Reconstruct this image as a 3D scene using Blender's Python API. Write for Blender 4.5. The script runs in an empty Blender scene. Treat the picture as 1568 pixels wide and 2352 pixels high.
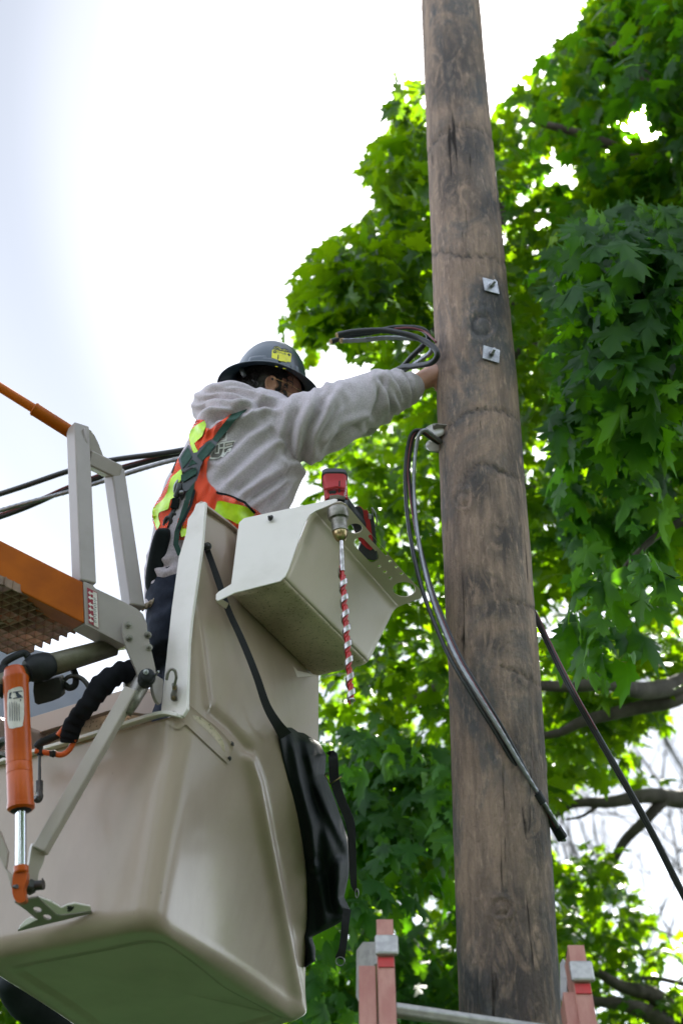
import bpy, bmesh, math, random
import numpy as np
from mathutils import Vector, Matrix, noise, geometry
from mathutils.bvhtree import BVHTree
random.seed(7); np.random.seed(7)
V = Vector
SC = bpy.context.scene
COL = SC.collection

# ------------------------------------------------------------------ camera
PITCH = math.radians(34.0); FPX = 3267.0; CX, CY = 784.0, 1176.0
CAM = V((0, 0, 1.6))
cF = V((0, math.cos(PITCH), math.sin(PITCH))); cR = V((1, 0, 0)); cU = V((0, -math.sin(PITCH), math.cos(PITCH)))
cd = bpy.data.cameras.new('camera'); cam = bpy.data.objects.new('camera', cd); COL.objects.link(cam)
cam.location = CAM; cam.rotation_euler = (math.radians(90) + PITCH, 0, 0)
cd.sensor_fit = 'VERTICAL'; cd.sensor_height = 36.0; cd.lens = 36.0 * FPX / 2352.0
cd.clip_start = 0.05; cd.clip_end = 3000
cd.dof.use_dof = True; cd.dof.focus_distance = 4.25; cd.dof.aperture_fstop = 2.3; cd.dof.aperture_blades = 0
SC.camera = cam

# ------------------------------------------------------------------ world, sun, exposure
sx, sy = 1462.0, 285.0
SUN = (cF + cR * ((sx - CX) / FPX) + cU * ((CY - sy) / FPX)).normalized()
SUN_EL = math.asin(SUN.z); SUN_AZ = math.atan2(SUN.x, SUN.y)
w = bpy.data.worlds.new("World"); SC.world = w; w.use_nodes = True
nt = w.node_tree; nt.nodes.clear()
o_ = nt.nodes.new('ShaderNodeOutputWorld'); bg = nt.nodes.new('ShaderNodeBackground')
sk = nt.nodes.new('ShaderNodeTexSky'); sk.sky_type = 'NISHITA'; sk.sun_disc = False
sk.sun_elevation = SUN_EL; sk.sun_rotation = SUN_AZ
sk.air_density = 1.0; sk.dust_density = 0.9; sk.ozone_density = 1.0
hsv = nt.nodes.new('ShaderNodeHueSaturation'); hsv.inputs['Saturation'].default_value = 0.42
nt.links.new(sk.outputs[0], hsv.inputs['Color'])
# invented tint: the ramp dims a band of sky off the sun, full strength elsewhere
gm0 = nt.nodes.new('ShaderNodeNewGeometry'); d0_ = nt.nodes.new('ShaderNodeVectorMath'); d0_.operation = 'DOT_PRODUCT'
nt.links.new(gm0.outputs['Incoming'], d0_.inputs[0]); d0_.inputs[1].default_value = tuple(-SUN)
cr0 = nt.nodes.new('ShaderNodeValToRGB'); e_ = cr0.color_ramp.elements; cr0.color_ramp.interpolation = 'EASE'
e_[0].position = .70; e_[0].color = (1, 1, 1, 1); e_[1].position = .980; e_[1].color = (1, 1, 1, 1)
for ps, c_ in ((.80, (.60, .61, .62, 1)), (.86, (.36, .365, .365, 1)), (.89, (.27, .275, .277, 1)), (.912, (.24, .248, .256, 1)), (.932, (.29, .294, .297, 1)), (.955, (.42, .42, .42, 1))):
    q_ = e_.new(ps); q_.color = c_
nt.links.new(d0_.outputs['Value'], cr0.inputs[0]); mu0 = nt.nodes.new('ShaderNodeMix'); mu0.data_type = 'RGBA'; mu0.blend_type = 'MULTIPLY'; mu0.inputs[0].default_value = 1
nt.links.new(hsv.outputs[0], mu0.inputs[6]); nt.links.new(cr0.outputs[0], mu0.inputs[7])
nt.links.new(mu0.outputs[2], bg.inputs['Color']); bg.inputs['Strength'].default_value = 0.11
# aureole: the bright round the sun itself, fixed to the sun's direction
gm = nt.nodes.new('ShaderNodeNewGeometry'); dt = nt.nodes.new('ShaderNodeVectorMath'); dt.operation = 'DOT_PRODUCT'
nt.links.new(gm.outputs['Incoming'], dt.inputs[0]); dt.inputs[1].default_value = tuple(-SUN)
pw = nt.nodes.new('ShaderNodeMath'); pw.operation = 'POWER'; mx_ = nt.nodes.new('ShaderNodeMath'); mx_.operation = 'MAXIMUM'
mx_.inputs[1].default_value = 0.0; nt.links.new(dt.outputs['Value'], mx_.inputs[0])
nt.links.new(mx_.outputs[0], pw.inputs[0]); pw.inputs[1].default_value = 3500.0
pm = nt.nodes.new('ShaderNodeMath'); pm.operation = 'MULTIPLY'; pm.inputs[1].default_value = 30.0
nt.links.new(pw.outputs[0], pm.inputs[0])
bg2 = nt.nodes.new('ShaderNodeBackground'); bg2.inputs['Color'].default_value = (1, .95, .86, 1)
nt.links.new(pm.outputs[0], bg2.inputs['Strength'])
ad = nt.nodes.new('ShaderNodeAddShader'); nt.links.new(bg.outputs[0], ad.inputs[0]); nt.links.new(bg2.outputs[0], ad.inputs[1])
nt.links.new(ad.outputs[0], o_.inputs['Surface'])
sd = bpy.data.lights.new('sun', 'SUN'); sd.energy = 4.6; sd.angle = math.radians(0.5); sd.color = (1, .95, .86)
so = bpy.data.objects.new('sun', sd); COL.objects.link(so); so.rotation_euler = SUN.to_track_quat('Z', 'Y').to_euler()
SC.view_settings.view_transform = 'Standard'; SC.view_settings.look = 'None'
SC.view_settings.exposure = 2.65; SC.view_settings.gamma = 1.0
SC.cycles.max_bounces = 8; SC.cycles.transparent_max_bounces = 12; SC.cycles.transmission_bounces = 6
SC.cycles.sample_clamp_indirect = 6.0

# ------------------------------------------------------------------ helpers
def P(x, y, d): return CAM + cF * d + cR * ((x - CX) / FPX * d) + cU * ((CY - y) / FPX * d)
def ray(x, y): return (cF + cR * ((x - CX) / FPX) + cU * ((CY - y) / FPX))
def PH(x, y, z):
    r = ray(x, y); return CAM + r * ((z - CAM.z) / r.z)
def px(p):
    q = V(p) - CAM; d = q.dot(cF); return (CX + q.dot(cR) / d * FPX, CY - q.dot(cU) / d * FPX, d)
def plane3(a, b, c):
    A, B, C_ = P(*a), P(*b), P(*c); n = (B - A).cross(C_ - A).normalized()
    if n.dot(cF) < 0: n = -n          # n points away from the camera side
    def f(x, y):
        r = ray(x, y); return CAM + r * ((A - CAM).dot(n) / r.dot(n))
    return f, n
class MB:
    def __init__(s): s.v = []; s.f = []
    def add(s, v, f):
        o = len(s.v); s.v += [V(q) for q in v]; s.f += [tuple(i + o for i in q) for q in f]; return s
def link(name, v, f, mat, parent=None, smooth=False, bevel=0, seg=2, uv=None, sub=0, autos=None):
    me = bpy.data.meshes.new(name); me.from_pydata([tuple(q) for q in v], [], f); me.update()
    if uv is not None:
        l = me.uv_layers.new(name='UVMap')
        for lp in me.loops: l.data[lp.index].uv = uv[lp.vertex_index]
    o = bpy.data.objects.new(name, me); COL.objects.link(o)
    if mat: me.materials.append(mat)
    bm = bmesh.new(); bm.from_mesh(me); bmesh.ops.recalc_face_normals(bm, faces=bm.faces); bm.to_mesh(me); bm.free()
    if smooth: me.polygons.foreach_set('use_smooth', [True] * len(me.polygons))
    if autos: me.set_sharp_from_angle(angle=math.radians(autos))
    if bevel:
        m = o.modifiers.new('bevel', 'BEVEL'); m.width = bevel; m.segments = seg; m.limit_method = 'ANGLE'; m.angle_limit = math.radians(35)
    if sub:
        m = o.modifiers.new('sub', 'SUBSURF'); m.levels = sub; m.render_levels = sub
    if parent: setp(o, parent)
    return o
def setp(o, parent):
    o.parent = parent; o.matrix_parent_inverse = parent.matrix_world.inverted() if parent.type != 'EMPTY' else Matrix.Translation(-parent.location)
def link_each(name, pieces, mat, parent=None, **k):
    out = []
    for v, f in pieces:
        o = link(name, v, f, mat, None, **k); o.parent = parent
        if parent is not None and parent.type == 'EMPTY': o.matrix_parent_inverse = Matrix.Translation(-parent.location)
        out.append(o)
    return out
class PL(list):
    '''collects separate pieces; every top-level add is one part'''
    def bolt(s, p, d, r): m_ = MB(); hexbolt(m_, p, d, r); s.append((m_.v, m_.f))
def thing(name, label, cat, loc, group=None):
    o = bpy.data.objects.new(name, None); COL.objects.link(o); o.location = loc; o.empty_display_size = .1
    o['label'] = label; o['category'] = cat
    if group: o['group'] = group
    return o
def tag(o, label, cat, group=None):
    o['label'] = label; o['category'] = cat
    if group: o['group'] = group
    return o
def catmull(pts, n=8):
    pts = [V(p) for p in pts]; out = []
    for i in range(len(pts) - 1):
        p0 = pts[i - 1] if i else pts[0] * 2 - pts[1]; p1 = pts[i]; p2 = pts[i + 1]
        p3 = pts[i + 2] if i + 2 < len(pts) else pts[-1] * 2 - pts[-2]
        for k in range(n):
            t = k / n
            out.append(.5 * ((2 * p1) + (p2 - p0) * t + (2 * p0 - 5 * p1 + 4 * p2 - p3) * t * t + (3 * p1 - p0 - 3 * p2 + p3) * t ** 3))
    out.append(pts[-1]); return out
def tube(pts, r, n=10, closed=False, twist=None, cap=True):
    """sweep; r scalar or list; twist=(lobes, depth, turns per metre) for stranded cable"""
    m = len(pts); rr = r if isinstance(r, (list, tuple)) else [r] * m
    if len(rr) != m: rr = [float(np.interp(i / (m - 1), np.linspace(0, 1, len(rr)), rr)) for i in range(m)]
    v, f = [], []; t = (pts[1] - pts[0]).normalized(); a = t.orthogonal().normalized(); L = 0
    for i in range(m):
        t2 = (pts[min(i + 1, m - 1)] - pts[max(i - 1, 0)])
        if closed: t2 = pts[(i + 1) % m] - pts[i - 1]
        t2 = t2.normalized() if t2.length > 1e-9 else t
        a = (a - t2 * a.dot(t2)).normalized(); b = t2.cross(a)
        if i: L += (pts[i] - pts[i - 1]).length
        for k in range(n):
            g = 2 * math.pi * k / n; q = rr[i]
            if twist: q *= 1 + twist[1] * (abs(math.cos(twist[0] / 2 * (g + twist[2] * L * 2 * math.pi))) - .6)
            v.append(pts[i] + (a * math.cos(g) + b * math.sin(g)) * q)
        t = t2
    for i in range(m if closed else m - 1):
        for k in range(n):
            j = (i + 1) % m
            f.append((i * n + k, i * n + (k + 1) % n, j * n + (k + 1) % n, j * n + k))
    if cap and not closed:
        f.append(tuple(range(n))); f.append(tuple((m - 1) * n + k for k in reversed(range(n))))
    return v, f
def cyl(a, b, r, r2=None, n=20): return tube([V(a), V(b)], [r, r if r2 is None else r2], n)
def beam(a, b, w_, h_, ref=None):
    a, b = V(a), V(b); t = (b - a).normalized(); ref = V(ref) if ref is not None else cF
    e1 = (ref - t * ref.dot(t)).normalized(); e2 = t.cross(e1); v = []
    for p in (a, b):
        for s1, s2 in ((-1, -1), (1, -1), (1, 1), (-1, 1)): v.append(p + e1 * (s1 * w_ / 2) + e2 * (s2 * h_ / 2))
    return v, [(0, 1, 2, 3), (7, 6, 5, 4), (0, 4, 5, 1), (1, 5, 6, 2), (2, 6, 7, 3), (3, 7, 4, 0)]
def ell(c, r, rot=None, n=16, m=12):
    v, f = [], []; R_ = rot or Matrix.Identity(3)
    for i in range(m + 1):
        th = math.pi * i / m
        for k in range(n):
            g = 2 * math.pi * k / n
            v.append(V(c) + R_ @ V((r[0] * math.sin(th) * math.cos(g), r[1] * math.sin(th) * math.sin(g), r[2] * math.cos(th))))
    for i in range(m):
        for k in range(n): f.append((i * n + k, i * n + (k + 1) % n, (i + 1) * n + (k + 1) % n, (i + 1) * n + k))
    return v, f
def lathe(base, axis, prof, n=28):
    axis = V(axis).normalized(); a = axis.orthogonal().normalized(); b = axis.cross(a); v, f = [], []
    for (h, r) in prof:
        for k in range(n):
            g = 2 * math.pi * k / n; v.append(V(base) + axis * h + (a * math.cos(g) + b * math.sin(g)) * r)
    m = len(prof)
    for i in range(m - 1):
        for k in range(n): f.append((i * n + k, i * n + (k + 1) % n, (i + 1) * n + (k + 1) % n, (i + 1) * n + k))
    f.append(tuple(range(n))); f.append(tuple((m - 1) * n + k for k in range(n)))
    return v, f
def hexbolt(mb, p, d, r):
    d = V(d).normalized(); p = V(p)
    mb.add(*lathe(p, d, [(0, r * 1.5), (r * .25, r * 1.5)], 18)); mb.add(*lathe(p + d * r * .26, d, [(0, r), (r * .8, r), (r * .95, r * .8)], 6))
    mb.add(*lathe(p + d * r * .9, d, [(0, r * .5), (r * .9, r * .5)], 10))
def ribbon(path, wid, thick, nrm):
    """strap along path; wid may be a list; nrm = facing direction"""
    m = len(path); ww = [float(np.interp(i / (m - 1), np.linspace(0, 1, len(wid)), wid)) for i in range(m)] if isinstance(wid, (list, tuple)) else [wid] * m
    v, f = [], []
    for i, p in enumerate(path):
        t = (path[min(i + 1, m - 1)] - path[max(i - 1, 0)]).normalized(); n_ = nrm[i] if isinstance(nrm, list) else V(nrm)
        s = t.cross(n_).normalized(); n2 = s.cross(t)
        for a, b in ((-1, -1), (1, -1), (1, 1), (-1, 1)): v.append(p + s * a * ww[i] / 2 + n2 * b * thick / 2)
    for i in range(m - 1):
        for k in range(4): f.append((i * 4 + k, i * 4 + (k + 1) % 4, i * 4 + 4 + (k + 1) % 4, i * 4 + 4 + k))
    f.append((0, 1, 2, 3)); f.append(tuple(4 * (m - 1) + k for k in (3, 2, 1, 0)))
    return v, f
def tess(loops):
    """triangulate px polygon with holes -> faces over the flat list of points"""
    return [tuple(t) for t in geometry.tessellate_polygon([[V((a, b, 0)) for a, b in l] for l in loops])]
def extr(loops, f3, off):
    flat = [q for l in loops for q in l]; tr = tess(loops); n = len(flat)
    a = [f3(x, y) for x, y in flat]; b = [p + off for p in a]
    f = list(tr) + [tuple(i + n for i in reversed(t)) for t in tr]; s = 0
    for l in loops:
        for i in range(len(l)):
            j = (i + 1) % len(l); f.append((s + i, s + j, n + s + j, n + s + i))
        s += len(l)
    return a + b, f
def plate(name, loops, anchors, th, mat, parent=None, bevel=.0015, **k):
    if not isinstance(loops[0][0], (tuple, list)): loops = [loops]
    f3, n = plane3(*anchors); v, f = extr(loops, f3, n * th)
    return link(name, v, f, mat, parent, bevel=bevel, seg=1, **k)
def circ(x, y, rx, ry=None, n=18, a0=0, rot=0):
    ry = ry or rx; o = []
    for k in range(n):
        g = 2 * math.pi * k / n + a0; u, v_ = rx * math.cos(g), ry * math.sin(g)
        o.append((x + u * math.cos(rot) - v_ * math.sin(rot), y + u * math.sin(rot) + v_ * math.cos(rot)))
    return o
def capsule(x0, y0, x1, y1, r, n=8):
    a = math.atan2(y1 - y0, x1 - x0); o = []
    for k in range(n + 1):
        g = a + math.pi / 2 + math.pi * k / n; o.append((x0 + r * math.cos(g), y0 + r * math.sin(g)))
    for k in range(n + 1):
        g = a - math.pi / 2 + math.pi * k / n; o.append((x1 + r * math.cos(g), y1 + r * math.sin(g)))
    return o
def smooth2(pts, n=5, closed=True):
    q = [V((a, b, 0)) for a, b in pts]
    if closed:
        m = len(q); out = []
        for i in range(m):
            p0, p1, p2, p3 = q[i - 1], q[i], q[(i + 1) % m], q[(i + 2) % m]
            for k in range(n):
                t = k / n; r = .5 * ((2 * p1) + (p2 - p0) * t + (2 * p0 - 5 * p1 + 4 * p2 - p3) * t * t + (3 * p1 - p0 - 3 * p2 + p3) * t ** 3)
                out.append((r.x, r.y))
        return out
    return [(r.x, r.y) for r in catmull(q, n)]
def remesh(parts, vox, it=6, lam=.5):
    """parts: MB of closed overlapping shapes -> one smooth skin (verts, faces)"""
    me = bpy.data.meshes.new('t'); me.from_pydata([tuple(q) for q in parts.v], [], parts.f); me.update()
    bm = bmesh.new(); bm.from_mesh(me); bmesh.ops.remove_doubles(bm, verts=bm.verts, dist=1e-6); bmesh.ops.recalc_face_normals(bm, faces=bm.faces); bm.to_mesh(me); bm.free()
    o = bpy.data.objects.new('t', me); COL.objects.link(o)
    m = o.modifiers.new('r', 'REMESH'); m.mode = 'VOXEL'; m.voxel_size = vox
    dg = bpy.context.evaluated_depsgraph_get(); dg.update(); e = o.evaluated_get(dg).to_mesh()
    v = np.empty(len(e.vertices) * 3); e.vertices.foreach_get('co', v); v = v.reshape(-1, 3)
    f = [tuple(p.vertices) for p in e.polygons]; ed = np.array([tuple(x.vertices) for x in e.edges])
    o.evaluated_get(dg).to_mesh_clear(); bpy.data.objects.remove(o); bpy.data.meshes.remove(me)
    v = lap(v, ed, it, lam)
    return v, f, ed
def lap(v, ed, it, lam=.5):
    deg = np.bincount(ed.ravel(), minlength=len(v)).astype(float)[:, None]; deg[deg == 0] = 1
    for _ in range(it):
        s = np.zeros_like(v); np.add.at(s, ed[:, 0], v[ed[:, 1]]); np.add.at(s, ed[:, 1], v[ed[:, 0]]); v = v + lam * (s / deg - v)
    return v
def vnorm(v, f):
    n = np.zeros_like(v); q = np.array([t if len(t) == 4 else (t[0], t[1], t[2], t[2]) for t in f])
    fn = np.cross(v[q[:, 2]] - v[q[:, 0]], v[q[:, 3]] - v[q[:, 1]])
    for k in range(4): np.add.at(n, q[:, k], fn)
    return n / (np.linalg.norm(n, axis=1)[:, None] + 1e-12)
def npx(v):
    q = v - np.array(CAM); d = q @ np.array(cF); return CX + q @ np.array(cR) / d * FPX, CY - q @ np.array(cU) / d * FPX
def pldist(x, y, pl):
    best = np.full(len(x), 1e9)
    for (ax, ay), (bx, by) in zip(pl[:-1], pl[1:]):
        dx, dy = bx - ax, by - ay; t = np.clip(((x - ax) * dx + (y - ay) * dy) / (dx * dx + dy * dy + 1e-9), 0, 1)
        best = np.minimum(best, np.hypot(x - ax - t * dx, y - ay - t * dy))
    return best
def bvh(v, f): return BVHTree.FromPolygons([tuple(q) for q in v], f)
def cast(b, x, y):
    r = ray(x, y); h = b.ray_cast(CAM, r.normalized()); return h[0]
def patch(name, poly, tree, off, th, mat, parent, step=5.0, fall=None, shp=None, near=60):
    """cloth/decal cut to an outline and laid on the surface behind it"""
    pts = []
    m = len(poly)
    for i in range(m):
        (ax, ay), (bx, by) = poly[i], poly[(i + 1) % m]; k = max(1, int(math.hypot(bx - ax, by - ay) / step))
        pts += [(ax + (bx - ax) * t / k, ay + (by - ay) * t / k) for t in range(k)]
    nb = len(pts); xs = [p[0] for p in pts]; ys = [p[1] for p in pts]
    inner = []
    yy = min(ys)
    PX = np.array(pts)
    def inside(x, y):
        c = False; j = nb - 1
        for i in range(nb):
            if ((pts[i][1] > y) != (pts[j][1] > y)) and x < (pts[j][0] - pts[i][0]) * (y - pts[i][1]) / (pts[j][1] - pts[i][1] + 1e-12) + pts[i][0]: c = not c
            j = i
        return c
    r = 0
    while yy < max(ys):
        xx = min(xs) + (step / 2 if r % 2 else 0)
        while xx < max(xs):
            if inside(xx, yy) and np.min(np.hypot(PX[:, 0] - xx, PX[:, 1] - yy)) > step * .5: inner.append((xx, yy))
            xx += step
        yy += step * .87; r += 1
    allp = pts + inner
    res = geometry.delaunay_2d_cdt([V(p) for p in allp], [(i, (i + 1) % nb) for i in range(nb)], [], 1, 1e-4)
    v2 = [(p.x, p.y) for p in res[0]]; fs = [tuple(t) for t in res[2]]
    hit = [cast(tree, *p) for p in v2]
    hd = [((h - CAM).dot(cF) if h else None) for h in hit]
    ok = [i for i, h in enumerate(hd) if h is not None]
    if not ok: print('PATCH MISS', name); return None
    A = np.array([v2[i] for i in ok]); D = np.array([hd[i] for i in ok]); med = np.median(D)
    for i, h in enumerate(hd):
        if h is None:
            q = np.argmin(np.hypot(A[:, 0] - v2[i][0], A[:, 1] - v2[i][1])); hd[i] = float(D[q])
    hd = np.array(hd)
    # smooth depths a little
    nbm = {}
    for t in fs:
        for a, b in ((t[0], t[1]), (t[1], t[2]), (t[2], t[0])): nbm.setdefault(a, set()).add(b); nbm.setdefault(b, set()).add(a)
    for _ in range(3):
        h2 = hd.copy()
        for a, s in nbm.items(): h2[a] = min(hd[a], .4 * hd[a] + .6 * float(np.mean([hd[b] for b in s])))
        hd = h2
    fr = [P(p[0], p[1], hd[i] - off) + (V((0, 0, 0)) if shp is None else cF * (-shp(*p))) for i, p in enumerate(v2)]
    n = len(fr); v = fr + [p + cF * th for p in fr]; f = list(fs) + [tuple(i + n for i in reversed(t)) for t in fs]
    ec = {}
    for t in fs:
        for a, b in ((t[0], t[1]), (t[1], t[2]), (t[2], t[0])):
            k = (min(a, b), max(a, b)); ec.setdefault(k, []).append((a, b))
    for k, l in ec.items():
        if len(l) == 1: a, b = l[0]; f.append((b, a, a + n, b + n))
    uv = [(p[0] / 100, p[1] / 100) for p in v2] * 2
    return link(name, v, f, mat, parent, smooth=True, uv=uv, autos=50)
def strip2(path, w0, w1=None):
    """px polygon of a strip along a px path"""
    w1 = w1 or w0; m = len(path); L, R_ = [], []
    for i, (x, y) in enumerate(path):
        ax, ay = path[max(i - 1, 0)]; bx, by = path[min(i + 1, m - 1)]; l = math.hypot(bx - ax, by - ay); nx, ny = -(by - ay) / l, (bx - ax) / l
        q = (w0 + (w1 - w0) * i / (m - 1)) / 2; L.append((x + nx * q, y + ny * q)); R_.append((x - nx * q, y - ny * q))
    return L + R_[::-1]

# ------------------------------------------------------------------ materials
def rgb(h, k=1.0):
    c = [int(h[i:i + 2], 16) / 255 for i in (0, 2, 4)]; return tuple(((x / 12.92) if x <= .04045 else ((x + .055) / 1.055) ** 2.4) * k for x in c)
def mat(name, col, rough=.5, metal=0, col2=None, nscale=8, stretch=(1, 1, 1), contrast=(.35, .65), bscale=None, bstr=.2, bdist=.01, coat=0, spec=.5,
        col3=None, n3=60, c3=(.6, .75), bstretch=None, sheen=0, detail=6, uvc=False):
    m = bpy.data.materials.new(name); m.use_nodes = True; t = m.node_tree; N = t.nodes; Lk = t.links; b = N['Principled BSDF']
    b.inputs['Base Color'].default_value = (*col, 1); b.inputs['Roughness'].default_value = rough; b.inputs['Metallic'].default_value = metal
    b.inputs['Specular IOR Level'].default_value = spec; b.inputs['Coat Weight'].default_value = coat; b.inputs['Coat Roughness'].default_value = .12
    if sheen: b.inputs['Sheen Weight'].default_value = sheen; b.inputs['Sheen Roughness'].default_value = .6
    tc = N.new('ShaderNodeTexCoord')
    def nz(scale, st, det=detail):
        mp = N.new('ShaderNodeMapping'); Lk.new(tc.outputs['UV' if uvc else 'Object'], mp.inputs[0]); mp.inputs['Scale'].default_value = st
        n_ = N.new('ShaderNodeTexNoise'); n_.inputs['Scale'].default_value = scale; n_.inputs['Detail'].default_value = det; n_.inputs['Roughness'].default_value = .6
        Lk.new(mp.outputs[0], n_.inputs['Vector']); return n_
    def mixc(fac, a, bb):
        x = N.new('ShaderNodeMix'); x.data_type = 'RGBA'; Lk.new(fac, x.inputs[0])
        if isinstance(a, tuple): x.inputs[6].default_value = (*a, 1)
        else: Lk.new(a, x.inputs[6])
        if isinstance(bb, tuple): x.inputs[7].default_value = (*bb, 1)
        else: Lk.new(bb, x.inputs[7])
        return x.outputs[2]
    def ramp(src, lo, hi):
        r = N.new('ShaderNodeMapRange'); r.inputs[1].default_value = lo; r.inputs[2].default_value = hi; r.interpolation_type = 'SMOOTHSTEP'; Lk.new(src, r.inputs[0]); return r.outputs[0]
    out = None
    if col2 is not None:
        out = mixc(ramp(nz(nscale, stretch).outputs[0], *contrast), col, col2)
    if col3 is not None:
        out = mixc(ramp(nz(n3, stretch).outputs[0], *c3), out if out else col, col3)
    if out: Lk.new(out, b.inputs['Base Color'])
    if bscale:
        bp = N.new('ShaderNodeBump'); bp.inputs['Strength'].default_value = bstr; bp.inputs['Distance'].default_value = bdist
        Lk.new(nz(bscale, bstretch or stretch, 8).outputs[0], bp.inputs['Height']); Lk.new(bp.outputs[0], b.inputs['Normal'])
    m['_h'] = 1
    m.diffuse_color = (*col, 1)
    return m
M = {}
M['fiberglass'] = mat('fiberglass', (.40, .31, .245), .40, coat=.22, col2=(.33, .25, .195), nscale=4, contrast=(.35, .75), spec=.45, stretch=(1, 1, .45), col3=(.16, .13, .10), n3=60, c3=(.70, .78), bscale=60, bstr=.04)
M['fiberglass_dirty'] = mat('dirty_fiberglass', (.60, .50, .38), .55, col2=(.32, .26, .18), nscale=5, contrast=(.4, .75), col3=(.08, .07, .05), n3=160, c3=(.56, .70), bscale=120, bstr=.25, bdist=.002)
M['tray_paint'] = mat('tray_paint', (.56, .475, .38), .42, coat=.1, col2=(.46, .385, .30), nscale=4, contrast=(.4, .9), col3=(.18, .15, .11), n3=38, c3=(.73, .77), stretch=(1, 1, 1))
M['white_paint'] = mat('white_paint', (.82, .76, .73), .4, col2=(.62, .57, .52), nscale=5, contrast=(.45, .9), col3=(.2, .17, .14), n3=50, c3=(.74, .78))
M['grey_paint'] = mat('grey_paint', (.31, .27, .25), .42, col2=(.25, .22, .20), nscale=7, contrast=(.3, .8), col3=(.1, .09, .08), n3=70, c3=(.74, .80), coat=.1, bscale=150, bstr=.05)
M['orange_paint'] = mat('orange_paint', (.40, .095, .001), .42, spec=.2, col2=(.22, .045, .001), nscale=6, contrast=(.3, .8), col3=(.12, .04, .01), n3=60, c3=(.72, .80))
M['grey_light'] = mat('pale_grey_paint', (.44, .385, .34), .42, col2=(.37, .32, .285), nscale=7, contrast=(.3, .8), col3=(.14, .12, .10), n3=60, c3=(.74, .80), coat=.1)
M['shaft'] = mat('olive_steel_shaft', (.20, .19, .14), .45, .3, col2=(.15, .14, .10), nscale=20, bscale=200, bstr=.2)
M['cylinder_paint'] = mat('cylinder_paint', (.50, .085, .003), .35, spec=.3, col2=(.38, .055, .002), nscale=10, contrast=(.3, .8), col3=(.05, .02, .01), n3=50, c3=(.71, .76), coat=.1)
M['steel'] = mat('galvanised_steel', (.44, .45, .46), .45, 1, col2=(.25, .25, .26), nscale=30, contrast=(.35, .65), bscale=200, bstr=.1)
M['worn_steel'] = mat('worn_steel', (.30, .28, .25), .45, .75, col2=(.12, .11, .09), nscale=25, contrast=(.4, .7), bscale=120, bstr=.15)
M['chrome'] = mat('chrome_rod', (.50, .51, .54), .10, 1)
M['dark_metal'] = mat('dark_metal', (.06, .06, .058), .45, .6, col2=(.13, .11, .085), nscale=30, contrast=(.5, .8))
M['rubber'] = mat('black_rubber', (.010, .012, .014), .6, spec=.3, col2=(.020, .022, .024), nscale=14, bscale=90, bstr=.1)
M['sleeve'] = mat('hose_sleeve_cloth', (.006, .007, .010), .85, spec=.15, col2=(.011, .012, .016), nscale=14, bscale=50, bstr=.4, bdist=.006)
M['orange_hose'] = mat('orange_hose', (.62, .10, .008), .45)
M['cable'] = mat('black_cable', (.010, .012, .014), .40, col2=(.022, .024, .027), nscale=40, contrast=(.5, .8))
M['bare'] = mat('bare_aluminium_strand', (.30, .31, .33), .42, .8, col2=(.20, .20, .21), nscale=10)
M['cable_red'] = mat('red_stripe_cable', (.16, .035, .04), .5)
M['copper'] = mat('cut_conductor', (.55, .40, .20), .4, .6, col2=(.25, .17, .08), nscale=300)
M['cloth'] = mat('grey_fleece', (.52, .465, .505), .95, col2=(.385, .345, .375), nscale=230, contrast=(.35, .65), bscale=420, bstr=.35, bdist=.002, sheen=.25, spec=.1)
M['navy'] = mat('navy_trousers', (.014, .018, .030), .9, col2=(.022, .028, .045), nscale=30, bscale=60, bstr=.35, bdist=.004, spec=.2)
M['yellow'] = mat('lime_reflective_tape', (.55, .85, .01), .32, col2=(.42, .70, .005), nscale=40, bscale=60, bstr=.5, bdist=.002, spec=.6)
M['green_web'] = mat('green_webbing', (.012, .055, .036), .8, col2=(.018, .07, .048), nscale=60)
M['teal_web'] = mat('teal_webbing', (.025, .16, .17), .8, col2=(.015, .11, .12), nscale=60)
M['harness_pad'] = mat('harness_plate', (.035, .04, .044), .5)
M['black_cloth'] = mat('black_canvas', (.007, .011, .013), .8, spec=.2, col2=(.014, .020, .022), nscale=10, bscale=30, bstr=.3, bdist=.004)
M['bag'] = mat('black_vinyl', (.004, .008, .009), .62, col2=(.010, .014, .015), nscale=9, bscale=26, bstr=.35, bdist=.008, spec=.18)
M['strap'] = mat('black_strap', (.012, .013, .017), .75, bscale=200, bstr=.2)
M['rope'] = mat('tan_rope', (.36, .30, .23), .9, col2=(.22, .18, .13), nscale=80)
M['skin'] = mat('skin', (.50, .27, .185), .5, col2=(.42, .21, .14), nscale=18, bscale=160, bstr=.1, bdist=.002)
M['hair'] = mat('dark_hair', (.014, .012, .012), .42, col2=(.035, .03, .028), nscale=60)
M['helmet'] = mat('dark_blue_grey_shell', (.036, .054, .072), .30, coat=.3, col2=(.046, .066, .085), nscale=8, bscale=220, bstr=.03)
M['sticker_y'] = mat('yellow_sticker', (.72, .68, .02), .4)
M['ink'] = mat('dark_ink', (.02, .03, .05), .6)
M['ink_y'] = mat('dull_yellow_ink', (.28, .27, .06), .5)
M['print_w'] = mat('white_print', (.72, .71, .69), .7)
M['print_k'] = mat('grey_print', (.09, .085, .08), .7, col2=(.16, .15, .14), nscale=10)
M['gold'] = mat('gold_wire', (.75, .50, .25), .25, 1)
M['red_plastic'] = mat('red_tool_plastic', (.40, .03, .032), .5, spec=.3, col2=(.38, .02, .022), nscale=20)
M['black_plastic'] = mat('black_tool_plastic', (.02, .024, .03), .45)
M['auger_red'] = mat('red_auger_paint', (.55, .008, .015), .4, col2=(.40, .004, .008), nscale=60, coat=.4)
M['auger_steel'] = mat('auger_steel', (.52, .50, .50), .35, 1, col2=(.28, .26, .26), nscale=60)
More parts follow.
